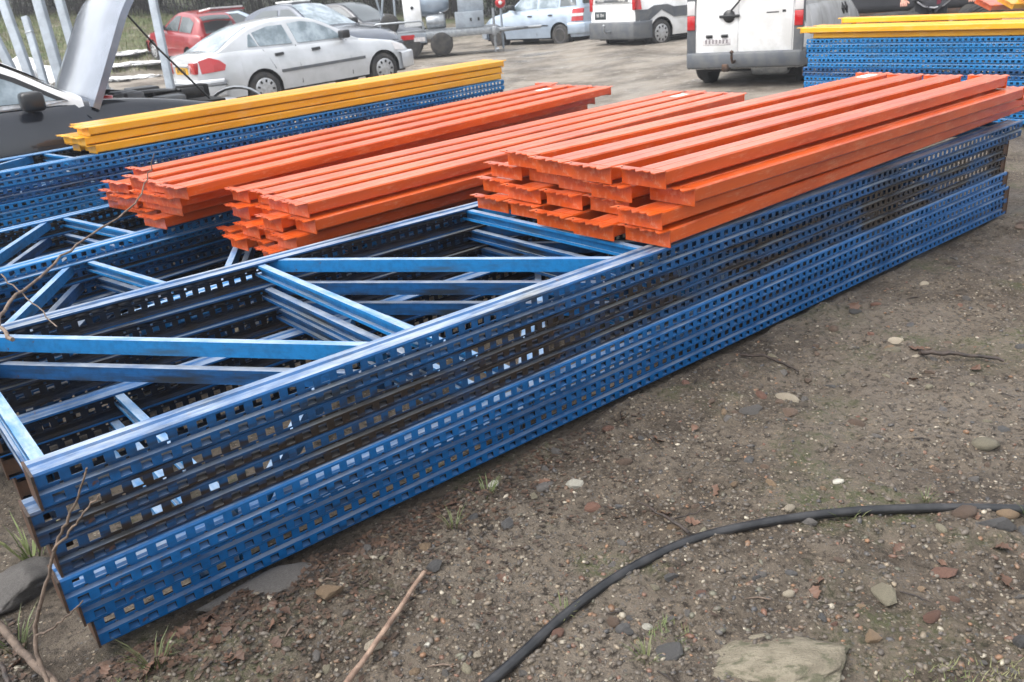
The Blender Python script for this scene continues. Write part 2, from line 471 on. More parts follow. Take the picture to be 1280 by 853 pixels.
def ground_mat():
    m = bpy.data.materials.new('wet_mud_and_gravel'); m.use_nodes = True
    nt = m.node_tree; b = nt.nodes['Principled BSDF']
    tc = nt.nodes.new('ShaderNodeTexCoord')
    def vor(scale, out):
        v = nt.nodes.new('ShaderNodeTexVoronoi'); v.inputs['Scale'].default_value = scale
        nt.links.new(tc.outputs['Object'], v.inputs['Vector']); return v.outputs[out]
    big = _noise(nt, .9, 5, .6); mid = _noise(nt, 5.0, 8, .68); fine = _noise(nt, 42.0, 6, .7); grit = _noise(nt, 160.0, 3, .7)
    c = _mix(nt, _ramp(nt, mid, .36, .64), (.056, .043, .031), (.128, .104, .079))
    c = _mix(nt, _ramp(nt, big, .42, .62), c, (.150, .125, .098))
    c = _mix(nt, _ramp(nt, fine, .46, .66), c, (.022, .016, .011))
    c = _mix(nt, _mul(nt, _ramp(nt, grit, .58, .74), .5), c, (.21, .18, .145))
    # grit of mixed colours
    vc = vor(95.0, 'Color'); vd = vor(95.0, 'Distance')
    hs_ = nt.nodes.new('ShaderNodeSeparateColor'); nt.links.new(vc, hs_.inputs[0])
    gritc = _mix(nt, hs_.outputs[0], (.19, .145, .10), (.085, .082, .08))
    gritc = _mix(nt, _ramp(nt, hs_.outputs[1], .86, .93), gritc, (.30, .265, .21))
    sel = _mul(nt, _ramp(nt, hs_.outputs[2], .58, .62), _ramp(nt, vd, .50, .38))
    c = _mix(nt, sel, c, gritc)
    # moss and thin grass
    moss = _mul(nt, _ramp(nt, _noise(nt, 1.5, 6, .62), .52, .66), _ramp(nt, fine, .36, .60))
    c = _mix(nt, _mul(nt, moss, .6), c, (.075, .092, .032))
    # the yard behind is paler compacted gravel, the bank is grass
    sx = nt.nodes.new('ShaderNodeSeparateXYZ'); nt.links.new(tc.outputs['Object'], sx.inputs[0])
    yard = _ramp(nt, sx.outputs[1], 6.5, 10.5)
    yc = _mix(nt, _ramp(nt, _noise(nt, .8, 7, .66, (1, 1, 1)), .38, .64), (.255, .225, .188), (.105, .09, .073))
    yc = _mix(nt, _ramp(nt, _noise(nt, 7.0, 6, .7), .52, .7), yc, (.29, .265, .235))
    c = _mix(nt, yard, c, yc)
    bank = nt.nodes.new('ShaderNodeVectorMath'); bank.operation = 'DOT_PRODUCT'
    nt.links.new(tc.outputs['Object'], bank.inputs[0]); bank.inputs[1].default_value = (-.6, .8, 0)
    bk = _ramp(nt, bank.outputs['Value'], 23.5, 28.5)
    gc = _mix(nt, _ramp(nt, _noise(nt, .9, 6, .7), .4, .62), (.075, .098, .036), (.11, .092, .06))
    c = _mix(nt, _mul(nt, bk, _ramp(nt, _noise(nt, 1.6, 5, .7), .3, .5)), c, gc)
    nt.links.new(c, b.inputs['Base Color'])
    wet = _ramp(nt, _noise(nt, 1.1, 5, .6), .35, .68)
    mr = nt.nodes.new('ShaderNodeMapRange'); mr.inputs[3].default_value = .88; mr.inputs[4].default_value = .40
    nt.links.new(wet, mr.inputs[0])
    # rain standing in the yard's ruts
    pud = _mul(nt, yard, _ramp(nt, _noise(nt, .55, 5, .6, (1, 1.2, 1)), .56, .66))
    mx = nt.nodes.new('ShaderNodeMix'); nt.links.new(pud, mx.inputs[0]); nt.links.new(mr.outputs[0], mx.inputs[2]); mx.inputs[3].default_value = .12
    nt.links.new(mx.outputs[0], b.inputs['Roughness'])
    b.inputs['Specular IOR Level'].default_value = .35
    bn = nt.nodes.new('ShaderNodeBump'); bn.inputs['Strength'].default_value = 1.0; bn.inputs['Distance'].default_value = .018
    ad = nt.nodes.new('ShaderNodeMath'); ad.operation = 'ADD'
    nt.links.new(_mul(nt, fine, .8), ad.inputs[0]); nt.links.new(_mul(nt, grit, .5), ad.inputs[1])
    nt.links.new(ad.outputs[0], bn.inputs['Height']); nt.links.new(bn.outputs[0], b.inputs['Normal'])
    return m
ground = link('ground', np_mesh('ground', np.stack([GX.ravel(), GY.ravel(), GZ.ravel()], 1), GF, ground_mat(), True))
tag(ground, kind='structure')

# ------------------------------------------------------------------ grit: thousands of crumbs that nobody could count
def ico():
    bm = bmesh.new(); bmesh.ops.create_icosphere(bm, subdivisions=1, radius=1)
    V = np.array([v.co[:] for v in bm.verts]); F = np.array([[v.index for v in f.verts] for f in bm.faces]); bm.free()
    return V, F
ICO_V, ICO_F = ico()
rng = np.random.default_rng(11)

def scatter(n, r0, r1, a0, a1):
    """points round the camera's foot, even in log distance"""
    r = np.exp(rng.uniform(math.log(r0), math.log(r1), n)); a = rng.uniform(R(a0), R(a1), n)
    return r * np.sin(a), r * np.cos(a)

def on_open_ground(x, y, margin=.02):
    s = (x - OX) * DX + (y - OY) * DY; n = (x - OX) * NX + (y - OY) * NY
    return (n > margin) | (s < -.12) & (n > -1.0)

def grit(n, size_lo, size_hi, r0, r1, name, seed_bias=2.0):
    x, y = scatter(n, r0, r1, -44, 46)
    k = on_open_ground(x, y); x = x[k]; y = y[k]; n = len(x)
    sz = size_lo * (size_hi / size_lo) ** (rng.random(n) ** seed_bias)
    z = ground_z(x, y)
    ang = rng.uniform(0, 6.28, n); sx_ = sz * rng.uniform(.8, 1.5, n); sy_ = sz * rng.uniform(.6, 1.0, n); sz_ = sz * rng.uniform(.4, .8, n)
    V = ICO_V[None] * (1 + .25 * (rng.random((n, len(ICO_V), 1)) - .5))
    V = V * np.stack([sx_, sy_, sz_], 1)[:, None, :]
    ca, sa = np.cos(ang)[:, None], np.sin(ang)[:, None]
    X = V[..., 0] * ca - V[..., 1] * sa + x[:, None]; Y = V[..., 0] * sa + V[..., 1] * ca + y[:, None]
    tilt = rng.uniform(-.3, .3, (n, 1))
    Z = V[..., 2] + tilt * V[..., 0] + (z + .15 * sz_)[:, None]
    P = np.stack([X, Y, Z], -1).reshape(-1, 3)
    F = (ICO_F[None] + (np.arange(n) * len(ICO_V))[:, None, None]).reshape(-1, 3)
    pal = np.array([(.088, .072, .056), (.062, .052, .043), (.115, .097, .078), (.15, .12, .085), (.05, .05, .053), (.14, .07, .045), (.235, .19, .135), (.19, .105, .058), (.10, .096, .07), (.36, .32, .25)])
    pr = np.array([.22, .16, .17, .10, .08, .06, .06, .06, .06, .03])
    c = pal[rng.choice(len(pal), n, p=pr)] * rng.uniform(.75, 1.2, (n, 1))
    me = np_mesh(name, P, F, M['grit'])
    at = me.color_attributes.new('tint', 'FLOAT_COLOR', 'POINT')
    at.data.foreach_set('color', np.concatenate([np.repeat(c, len(ICO_V), 0), np.ones((len(P), 1))], 1).astype(np.float32).ravel())
    o = link(name, me); tag(o, 'loose grit and small pebbles strewn over the mud', 'gravel', kind='stuff')
    return o

def grit_mat():
    m = bpy.data.materials.new('pebble_grit'); m.use_nodes = True
    nt = m.node_tree; b = nt.nodes['Principled BSDF']
    a = nt.nodes.new('ShaderNodeAttribute'); a.attribute_name = 'tint'
    c = _mix(nt, _ramp(nt, _noise(nt, 60.0), .4, .7), a.outputs['Color'], (.10, .085, .07))
    nt.links.new(c, b.inputs['Base Color']); b.inputs['Roughness'].default_value = .55
    return m
M['grit'] = grit_mat()
grit(48000, .0018, .011, 1.35, 8.5, 'gravel', 2.3)

# ------------------------------------------------------------------ stones one can tell apart
def rock_mesh(name, mt, seed, flat=.6, blocky=0.0, sub=2):
    bm = bmesh.new(); bmesh.ops.create_icosphere(bm, subdivisions=sub, radius=1)
    rs = random.Random(seed); off = Vector((rs.random() * 50, rs.random() * 50, rs.random() * 50))
    cuts = []
    for k in range(7 if blocky else 4):
        d = Vector((rs.uniform(-1, 1), rs.uniform(-1, 1), rs.uniform(-.8, .8))).normalized(); cuts.append((d, rs.uniform(.45, .75) if blocky else rs.uniform(.72, .95)))
    for v in bm.verts:
        p = v.co.copy(); p *= 1 + .28 * noise.noise(p * 1.1 + off) + .10 * noise.noise(p * 3.1 + off)
        fine_ = (.10 * noise.noise(p * 2.6 + off) + .06 * noise.noise(p * 6 + off) + .04 * noise.noise(p * 16 + off)) if sub > 2 else .09 * noise.noise(p * 4 + off)
        for d, h in cuts:
            e = p.dot(d) - h
            if e > 0: p -= d * e * (.92 if blocky else .7)
        p *= 1 + fine_; p.z *= flat; v.co = p
    me = bpy.data.meshes.new(name); bm.to_mesh(me); bm.free()
    me.materials.append(mt)
    if not blocky or sub > 2: me.polygons.foreach_set('use_smooth', [True] * len(me.polygons))
    return me

def stone(x, y, sx, sy, sz, rz, mesh, label, sink=.35, group=None, cat='stone', name='stone'):
    o = link(name, mesh, None, (x, y, gz(x, y) + sz * (1 - 2 * sink) * .5), (random.uniform(-.15, .15), random.uniform(-.15, .15), rz), (sx, sy, sz))
    return tag(o, label, cat, group)

RK = {}
def rk(col, seed, flat=.7, blocky=0, sub=2):
    key = (col, seed, flat, blocky)
    if key not in RK: RK[key] = rock_mesh('stone_' + col, STONE[col], seed, flat, blocky, sub)
    return RK[key]
stone(.16, 2.31, .036, .026, .026, .3, rk('white', 1, .8, 1), 'chalky white stone, the brightest on the mud below the rack')
stone(-.10, 2.36, .024, .017, .018, .8, rk('white', 2, .7), 'small cream-white pebble just left of the chalky white stone')
stone(.205, 2.19, .029, .022, .02, .1, rk('brick_red', 3, .7), 'rounded red-brown pebble just below the chalky white stone')
stone(.56, 1.49, .18, .115, .045, .25, rk('slab', 4, .5, 1, 4), 'large flat pale beige rock half buried at the bottom edge of the picture', .62)
stone(-.535, 1.83, .044, .032, .032, .6, rk('ochre', 5, .8, 1), 'blocky tan-brown stone lying in front of the flat slab by the rack')
stone(-.74, 1.93, .19, .085, .04, .33, rk('grey', 6, .45, 1, 3), 'flat dark slab of stone wedged under the near corner of the rack', .3)
stone(-1.50, 2.03, .17, .12, .085, 1.0, rk('grey', 7, .7, 1, 4), 'big rounded lump of grey concrete at the left edge beyond the rack corner', .4)
stone(.055, 1.64, .024, .016, .017, .4, rk('brick_red', 8, .7, 1), 'small brick-red block just below the hose near its lower end')
stone(.195, 1.67, .030, .020, .022, 1.1, rk('brown', 9, .7, 1), 'split brown stone right of the brick-red block below the hose')
stone(.215, 1.64, .022, .015, .016, .3, rk('slate', 10, .8), 'smooth grey pebble touching the split brown stone')
stone(.305, 1.545, .045, .03, .022, .6, rk('slate', 11, .6, 1), 'dark slate stone with a ragged edge left of the large flat beige rock')
stone(1.30, 1.92, .062, .036, .034, -.4, rk('slate', 12, .7, 1), 'dark grey angular rock at the right edge just below the hose')
stone(1.245, 1.985, .038, .03, .026, .2, rk('brown', 13, .7), 'smooth brown-grey cobble above the dark angular rock at the right')
stone(1.37, 1.985, .036, .022, .022, .2, rk('ochre', 14, .7), 'yellowish round cobble right of the brown-grey cobble under the hose')
stone(.885, 1.70, .05, .036, .03, 1.2, rk('olive', 15, .6, 1), 'pale olive stone with a chipped top alone right of the large flat rock')
stone(1.075, 1.76, .045, .025, .02, .1, rk('brick_red', 16, .55, 1), 'flat pinkish stone right of the chipped olive stone')
stone(.80, 1.56, .028, .02, .02, .5, rk('ochre', 17, .8, 1), 'orange stone at the bottom right of the large flat beige rock')
stone(1.12, 1.50, .024, .02, .02, .1, rk('slate', 18, .9, 1), 'small square blue-black stone near the bottom right corner')
stone(-.405, 1.655, .026, .019, .017, .4, rk('cream', 19, .75), 'cream oval pebble beside the lower end of the bare stick')
stone(.97, 1.605, .030, .02, .018, .5, rk('brick_red', 20, .6, 1), 'small flat piece of orange brick low in the right of the picture')
stone(.66, 1.74, .017, .013, .014, .2, rk('cream', 21, .75), 'small ivory pebble left of the chipped olive stone')
stone(.85, 2.72, .05, .034, .028, .5, rk('grey', 22, .6, 1), 'grey angular stone in the open mud well above the hose')
stone(1.50, 2.35, .05, .035, .03, .4, rk('olive', 23, .65), 'mossy round stone on the mud above the hose at the right')
stone(-.30, 2.02, .034, .026, .024, .4, rk('ochre', 24, .7, 1), 'rusty ochre stone beside the rack above the bare stick')
stone(-.27, 1.93, .034, .028, .022, .4, rk('slate', 25, .7, 1), 'dark grey-green stone next to the bare stick tip')

NAMES = {'cream': 'cream', 'grey': 'grey', 'slate': 'dark slate', 'brick_red': 'brick-red', 'ochre': 'ochre', 'brown': 'brown', 'olive': 'olive-grey', 'white': 'white'}
HOSE = [(-.40, 1.15), (-.209, 1.404), (-.11, 1.503), (-.043, 1.572), (.063, 1.688), (.202, 1.814), (.348, 1.912), (.498, 1.98), (.693, 2.02), (.885, 2.037), (1.071, 2.035), (1.248, 2.018), (1.416, 1.989), (1.648, 1.928), (2.0, 1.8), (2.5, 1.52)]
def beyond_hose(x, y):
    for (x0, y0), (x1, y1) in zip(HOSE, HOSE[1:]):
        if x0 <= x < x1: return y > y0 + (y1 - y0) * (x - x0) / (x1 - x0)
    return x < 0 or y > 2.0
rs = random.Random(5)
cnt = 0
while cnt < 270:
    r = math.exp(rs.uniform(math.log(1.42), math.log(6.5))); a = R(rs.uniform(-33, 42))
    x, y = r * math.sin(a), r * math.cos(a)
    if not bool(on_open_ground(np.array(x), np.array(y), .06)): continue
    col = rs.choices(list(NAMES), (1.2, 3.2, 2.2, 1.3, 1.8, 3.6, 2.4, .4))[0]
    size = rs.uniform(.008, .016) * (r / 1.7) ** .75 * (1.5 if rs.random() < .12 else 1)
    far = r > 3.4
    zone = 'on the mud far along beside the rack' if far else ('on the mud between the rack and the hose' if beyond_hose(x, y) else 'on the near mud below the hose')
    lump = rs.random() < .65
    word = 'angular' if lump else 'rounded'
    lab = 'small %s %s stone %s' % (word, NAMES[col], zone)
    stone(x, y, size * rs.uniform(1.0, 1.5), size * rs.uniform(.75, 1.05), size * rs.uniform(.7, 1.0), rs.uniform(0, 6.28),
          rk(col, 100 + rs.randint(0, 2), .7, 1 if lump else 0), lab, rs.uniform(.42, .68), 'small %s %s stones %s' % (word, NAMES[col], zone), 'stone', 'stone')
    cnt += 1

# ------------------------------------------------------------------ pallet racking frames laid flat
PITCH, FACE = .05, .0925
def upright_mesh(name, mt, L):
    """perforated omega post lying on its side: outer face at y=0, body towards +y, z 0..FACE.
    The sheet is two skins 2 mm apart; the inner one is dirty and unwashed."""
    out, inn = MB(), MB()
    prof = [(.088, .0855), (.088, .0925), (.064, .0925), (.056, .0875), (.032, .0875), (.024, .0925), (.005, .0925), (0, .0875)]
    prof2 = [(0, .0560), (.013, .0510)]
    prof3 = [(.013, .0430), (0, .0380)]
    prof4 = [(0, .0050), (.005, 0), (.024, 0), (.032, .005), (.056, .005), (.064, 0), (.088, 0), (.088, .005)]
    def inset(p): return [(.045 + (y - .045) * .955, .046 + (z - .046) * .95) for y, z in p]
    def shift(p): return [(y + .0022, z) for y, z in p]
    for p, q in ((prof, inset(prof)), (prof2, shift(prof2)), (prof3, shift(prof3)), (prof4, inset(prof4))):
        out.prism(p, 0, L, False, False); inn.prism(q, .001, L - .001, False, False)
    def quad(x0, x1, y, z0, z1):
        out.add([(x0, y, z0), (x1, y, z0), (x1, y, z1), (x0, y, z1)], [(0, 1, 2, 3)])
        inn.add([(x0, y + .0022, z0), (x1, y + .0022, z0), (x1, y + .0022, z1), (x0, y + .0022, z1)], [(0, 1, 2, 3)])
    def band(y, z0, z1, h0, h1, hw, off, tab=False):
        quad(0, L, y, z0, h0); quad(0, L, y, h1, z1)
        n = int(L / PITCH); x = 0.0; d = .0022
        for i in range(n):
            c = (i + off) * PITCH
            a, b = c - hw / 2, c + hw / 2
            if b > L - .01: break
            quad(x, a, y, h0, h1)
            vs = [(a, y, h0), (b, y, h0), (b, y, h1), (a, y, h1), (a, y + d, h0), (b, y + d, h0), (b, y + d, h1), (a, y + d, h1)]
            out.add(vs, [(0, 1, 5, 4), (1, 2, 6, 5), (2, 3, 7, 6), (3, 0, 4, 7)])
            if tab: out.add([(a + .001, y + .001, h0), (b - .001, y + .001, h0), (b - .001, y + .014, h0 + .008), (a + .001, y + .014, h0 + .008)], [(0, 1, 2, 3)])
            x = b
        quad(x, L, y, h0, h1)
    band(0, .0560, .0875, .0605, .0815, .026, .75)
    band(0, .0050, .0380, .0100, .0310, .026, .75, True)
    band(.013, .0430, .0510, .0430, .0510, .009, 1.05)
    n = len(out.v)
    me = bpy.data.meshes.new(name)
    me.from_pydata(out.v + inn.v, [], out.f + [tuple(i + n for i in f) for f in inn.f])
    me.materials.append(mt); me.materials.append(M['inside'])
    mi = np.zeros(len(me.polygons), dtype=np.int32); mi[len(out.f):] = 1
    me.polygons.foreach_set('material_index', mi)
    me.update()
    return me

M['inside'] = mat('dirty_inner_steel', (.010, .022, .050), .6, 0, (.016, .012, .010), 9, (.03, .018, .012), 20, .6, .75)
UP = {}
def upright(mt, L):
    k = (mt, L)
    if k not in UP: UP[k] = upright_mesh('upright', M[mt], L)
    return UP[k]

def brace_mesh(length, mt):
    """cold rolled channel, standing on edge"""
    mb = MB(); w, h, t = .030, .050, .003
    pr = [(-w / 2, 0), (w / 2, 0), (w / 2, .012), (w / 2 - t, .012), (w / 2 - t, t), (-w / 2 + t, t), (-w / 2 + t, h - t), (w / 2 - t, h - t), (w / 2 - t, h - .012), (w / 2, h - .012), (w / 2, h), (-w / 2, h)]
    mb.prism(pr, 0, length)
    return mb.mesh('brace', M[mt])
BR = {}
def brace(mt, a, b, parent, z, bolts=False):
    d = Vector((b[0] - a[0], b[1] - a[1])); L = round(d.length, 2)
    k = (mt, L)
    if k not in BR: BR[k] = brace_mesh(L, mt)
    br = link('brace', BR[k], parent, (a[0], a[1], z), (0, 0, math.atan2(d.y, d.x)))
    if bolts:
        for q in (.035, L - .035): link('bolt', bolt_me, br, (q, 0, .0535), (math.pi / 2, 0, .4))

foot_me = MB(); foot_me.box(-.006, 0, -.004, .096, .001, .0915); foot_me.box(.0, .05, .0885, .0925, .02, .075)
foot_me = foot_me.mesh('foot_plate', M['steel_dark'])
bolt_me = MB(); bolt_me.lathe([(.009, -.009), (.009, 0)], (0, 0, 0), 'y', 6, False); bolt_me = bolt_me.mesh('bolt', M['galv'])

FRAMES = []
def rack_frame(loc, ang, L, D, mt, label, group, phase=.03, panel=1.06, flip=False, ry=0.0, plates=True, bracemat=None, bolts=False, endplate=False):
    bracemat = bracemat or mt
    t = empty('upright_frame', loc, ang, label, 'rack frame', group, 0, ry)
    link('upright', upright(mt, L), t, (0, 0, 0))
    link('upright', upright(mt, L), t, (L, D, 0), (0, 0, math.pi))
    x = phase; lo, hi = .045, D - .045
    zb = .034
    while x < L - .05:
        brace(bracemat, (x, lo), (x, hi), t, zb, bolts)
        if x + panel < L:
            if flip: brace(bracemat, (x + .09, lo), (x + panel - .09, hi), t, zb + .0012, bolts)
            else: brace(bracemat, (x + .06, hi), (x + panel - .12, lo), t, zb + .0012, bolts)
        x += panel
    if plates:
        link('foot_plate', foot_me, t, (0, 0, 0))
        link('foot_plate', foot_me, t, (0, D, 0), (math.pi, 0, 0)).location.z = FACE
        if endplate: link('foot_plate', foot_me, t, (L, .092, 0), (0, 0, math.pi))
    return t

G1 = 'blue frames in the front stack'
st1 = [  # bottom to top: s0, inset, L, D, material, phase, flip, label
    (.030, .075, 5.34, 1.06, 'blue_clean', .30, True, 'bright blue rack frame at the very bottom of the front stack, pressed into the soil'),
    (.012, .055, 5.30, 1.08, 'blue_clean', .36, True, 'bright blue rack frame second from the ground in the front stack'),
    (-.018, -.003, 5.29, 1.12, 'blue_clean', .44, True, 'bright blue rack frame under the blackened ones in the front stack, its top edge shining'),
    (-.005, .008, 5.24, 1.22, 'blue_dirty', 1.13, False, 'blackened rack frame directly above the bright blue ones in the front stack'),
    (-.030, .006, 5.27, 1.24, 'blue_dirty', .06, False, 'blackened rack frame second from top of the front stack'),
    (.0, .0, 5.40, 1.268, 'blue', .03, False, 'topmost frame of the front stack with dusty, sheen-painted rails and a long diagonal brace'),
]
for i, (s0, ins, L, D, mt, ph, fl, lab) in enumerate(st1):
    x, y = sn(s0, -ins)
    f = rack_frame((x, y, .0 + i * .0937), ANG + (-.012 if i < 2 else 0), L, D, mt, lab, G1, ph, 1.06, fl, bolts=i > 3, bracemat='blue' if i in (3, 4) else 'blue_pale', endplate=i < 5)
TOP1 = 6 * .0937

def stack(corner_s, corner_n, rot, n, L, D, mts, group, words, phase, z0=0.0, panel=1.06, flip=False, xy=None, ang=None):
    base = ANG + rot if ang is None else ang
    ux, uy = math.cos(base), math.sin(base)
    for i in range(n):
        ox, oy = xy if xy else sn(corner_s, corner_n)
        j = random.uniform(-.03, .03) if i < n - 1 else 0; k = random.uniform(0, .012) if i < n - 1 else 0
        x = ox + ux * j - uy * k; y = oy + uy * j + ux * k
        d = D - (.0 if i > n - 3 else .06)
        order = ['bottom', 'second from the ground', 'third from the ground', 'fourth from the ground', 'fifth from the ground', 'sixth from the ground', 'seventh from the ground'][i] if i < n - 1 else 'topmost'
        order = 'bottom' if i == 0 else order
        rack_frame((x, y, z0 + i * .0937), base, L, d, mts[i % len(mts)] if i < n - 1 else mts[-1],
                   '%s blue rack frame of the %s' % (order, words), group, phase + (0 if i > n - 3 else .12), panel, flip, plates=(i % 2 == 0), bolts=i == n - 1)
# second stack, just behind the first: its far rail shows beyond the first stack's far rail
_M = .175
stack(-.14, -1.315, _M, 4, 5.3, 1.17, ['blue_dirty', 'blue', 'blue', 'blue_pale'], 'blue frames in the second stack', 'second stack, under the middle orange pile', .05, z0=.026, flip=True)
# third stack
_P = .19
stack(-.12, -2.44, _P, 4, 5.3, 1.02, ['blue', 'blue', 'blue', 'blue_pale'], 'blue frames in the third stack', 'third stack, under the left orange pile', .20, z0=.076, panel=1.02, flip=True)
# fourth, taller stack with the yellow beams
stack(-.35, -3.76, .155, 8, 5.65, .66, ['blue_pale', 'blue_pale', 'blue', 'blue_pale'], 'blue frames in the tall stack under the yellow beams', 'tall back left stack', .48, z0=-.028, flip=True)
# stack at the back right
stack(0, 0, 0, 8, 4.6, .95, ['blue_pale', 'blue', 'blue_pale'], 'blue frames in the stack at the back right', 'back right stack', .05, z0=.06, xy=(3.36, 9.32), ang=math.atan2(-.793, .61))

# ------------------------------------------------------------------ orange and yellow beams
def beam_meshes(mt, L, pw, bw=.13, bh=.056, lh=.070, hooks=3, ragged=0):
    mb = MB(); c = .006
    z0, z1 = lh - bh, lh
    pr = [(c, z0), (bw - c, z0), (bw, z0 + c), (bw, z1 - c), (bw - c, z1), (bw * .52, z1), (bw * .5, z1 - .002), (bw * .48, z1), (c, z1), (0, z1 - c), (0, z0 + c)]
    mb.prism(pr, .006, L - .006)
    body = mb.mesh('beam_body', M[mt])
    cn = MB()
    cn.box(0, .005, -.003, pw - .022, .002, lh - .001)
    # hooked flange of the connector: wavy outer edge
    n = 24; pts = []
    for i in range(n + 1):
        y = -.003 + (pw - .014) * i / n
        ph = (i / n * hooks) % 1.0
        e = -.040 - .014 * math.sin(ph * 6.283) - (.012 if ph > .72 else 0) + (.006 if ragged and i % 3 == 0 else 0)
        if i in (0,): e = -.020
        pts.append((e, y))
    vs = [(0.004, y, lh - .0005) for e, y in pts] + [(e, y, lh + .0005 - .004 * math.sin(i * 1.3) * .5) for i, (e, y) in enumerate(pts)]
    vs += [(0.004, y, lh - .0045) for e, y in pts] + [(e, y, lh - .0035 - .004 * math.sin(i * 1.3) * .5) for i, (e, y) in enumerate(pts)]
    m_ = n + 1
    fs = []
    for i in range(n):
        fs += [(i, i + 1, m_ + i + 1, m_ + i), (2 * m_ + i + 1, 2 * m_ + i, 3 * m_ + i, 3 * m_ + i + 1), (m_ + i, m_ + i + 1, 3 * m_ + i + 1, 3 * m_ + i)]
    fs += [(0, m_, 3 * m_, 2 * m_), (n, 2 * m_ + n, 3 * m_ + n, m_ + n)]
    cn.add(vs, fs)
    con = cn.mesh('end_connector', M[mt])
    # the far end carries the mirrored connector
    m2 = con.copy()
    co = np.zeros(len(m2.vertices) * 3, dtype=np.float32); m2.vertices.foreach_get('co', co); co = co.reshape(-1, 3); co[:, 0] *= -1
    m2.vertices.foreach_set('co', co.ravel()); m2.flip_normals(); m2.update()
    return body, con, m2
hole_me = MB(); hole_me.lathe([(.0045, 0), (.0045, .0012)], (0, 0, 0), 'z', 8, False); hole_me = hole_me.mesh('bolt_hole', M['under'])
BM = {}
def beam(mt, L, pw, loc, ang, label, group, sticker=None, tilt=0.0, roll=0.0, **kw):
    k = (mt, L, pw)
    if k not in BM: BM[k] = beam_meshes(mt, L, pw, **kw)
    b, c, c2 = BM[k]; lh = kw.get('lh', .070)
    t = empty('rack_beam', loc, ang, label, 'rack beam', group, roll, tilt)
    link('beam_body', b, t)
    link('end_connector', c, t)
    link('end_connector', c2, t, (L, 0, 0))
    for q in (.14, .5, .82):
        link('bolt_hole', hole_me, t, (-.020, pw * q, lh - .0004))
    if sticker:
        mb = MB(); mb.box(0, .16, 0, .07, 0, .0006)
        link('sticker', mb.mesh('sticker', M['sticker']), t, (sticker if sticker > 0 else L + sticker, .03, lh + .0003))
    return t

ORD = ['nearest the viewer', 'second from the near side', 'third from the near side', 'fourth from the near side', 'fifth from the near side', 'sixth from the near side']
LAY = ['bottom layer', 'second layer', 'third layer', 'top layer']
def pile(words, group, mt, zbase, rows, rot, pw, lh, stick=(), jit=.048, kw={}):
    ang = ANG + rot
    for r, row in enumerate(rows):
        s0, n0, cnt_, L = row[:4]; ang = ANG + rot + (row[4] if len(row) > 4 else 0)
        lay = LAY[r] if r < len(rows) - 1 else 'top layer'
        for k in range(cnt_):
            x0, y0 = sn(s0 + k * (row[5] if len(row) > 5 else 0), n0 - k * pw)
            j = random.uniform(-jit, jit)
            x = x0 + math.cos(ang) * j; y = y0 + math.sin(ang) * j
            beam(mt, L, pw, (x, y, zbase + r * (lh + .0015)), ang + random.uniform(-.0015, .0015),
                 '%s beam, %s, %s of the %s' % (mt, ORD[k], lay, words), group, stick.get((r, k)) if stick else None, lh=lh, **kw)
pile('near orange pile', 'orange beams in the near pile', 'orange', TOP1 + .001,
     [(2.14, .015, 5, 3.60, .035), (2.19, .0, 5, 3.30), (2.22, .055, 5, 2.92), (2.19, -.015, 4, 2.93)], 0.0, .235, .070, {(0, 4): .05, (3, 3): -.22})
pile('middle orange pile', 'orange beams in the middle pile', 'orange', .403,
     [(1.40, -1.60, 4, 3.75), (1.41, -1.50, 4, 3.75), (1.43, -1.44, 4, 3.72), (1.47, -1.48, 4, 3.70)], .085, .190, .070, {(3, 2): -.3}, .06)
pile('left orange pile', 'orange beams in the left pile', 'orange', .454,
     [(1.20, -2.62, 4, 3.8), (1.20, -2.52, 4, 3.8), (1.21, -2.38, 4, 3.78), (1.24, -2.24, 4, 3.85)], .19, .245, .067, {(3, 2): -.35}, .06)
pile('back left yellow pile', 'yellow beams at the back left', 'yellow', .724,
     [(1.26, -4.02, 3, 3.98), (1.21, -4.03, 3, 4.05), (1.28, -4.03, 3, 4.04)], .155, .135, .056, {}, .03, dict(bw=.118, bh=.050, hooks=2, ragged=1))
# yellow beams on the back right stack
_a5 = math.atan2(-.793, .61); _u5 = Vector((.61, -.793)); _v5 = Vector((.793, .61))
def on5(x, y): p = Vector((3.36, 9.32)) + _u5 * x + _v5 * y; return p.x, p.y
for (bx, by, bz, L, nm) in ((.06, .03, .811, 4.2, 'yellow beam lying straight on the back right frames, nearest'),
                            (.10, .30, .811, 4.2, 'yellow beam lying on the back right frames, second from the near side'),
                            (-.06, -.03, .869, 4.3, 'yellow beam overhanging the near edge of the back right stack'),
                            (-.04, .24, .869, 4.3, 'yellow beam on the back right stack behind the overhanging one'),
                            (.14, .42, .927, 4.4, 'single yellow beam lying topmost at the back of the right stack')):
    beam('yellow', L, .20, (*on5(bx, by), bz), _a5 + random.uniform(-.006, .006), nm, 'yellow beams at the back right', lh=.056, bw=.16, bh=.052)
for (bx, by, bz, ang_, col_, nm) in ((4.86, 8.58, .985, 35, 'orange', 'orange beam poking up at an angle on the back right yellow beams'),
                                (5.06, 8.56, .985, 28, 'yellow', 'yellow beam poking up beside the orange one at the right edge'),
                                (5.26, 8.54, .965, 40, 'yellow', 'yellow beam end poking up farthest right on the back right stack')):
    beam(col_, 1.2, .20, (bx, by, bz), R(ang_), nm, 'loose beam ends on the back right stack', lh=.056, bw=.16, bh=.052, tilt=.06, roll=.45)

# ------------------------------------------------------------------ vehicles
def lerp_pts(pts, x):
    if x <= pts[0][0]: return pts[0][1]
    for (a, b), (c, d) in zip(pts, pts[1:]):
        if x <= c:
            t = (x - a) / (c - a); return b + (d - b) * t
    return pts[-1][1]

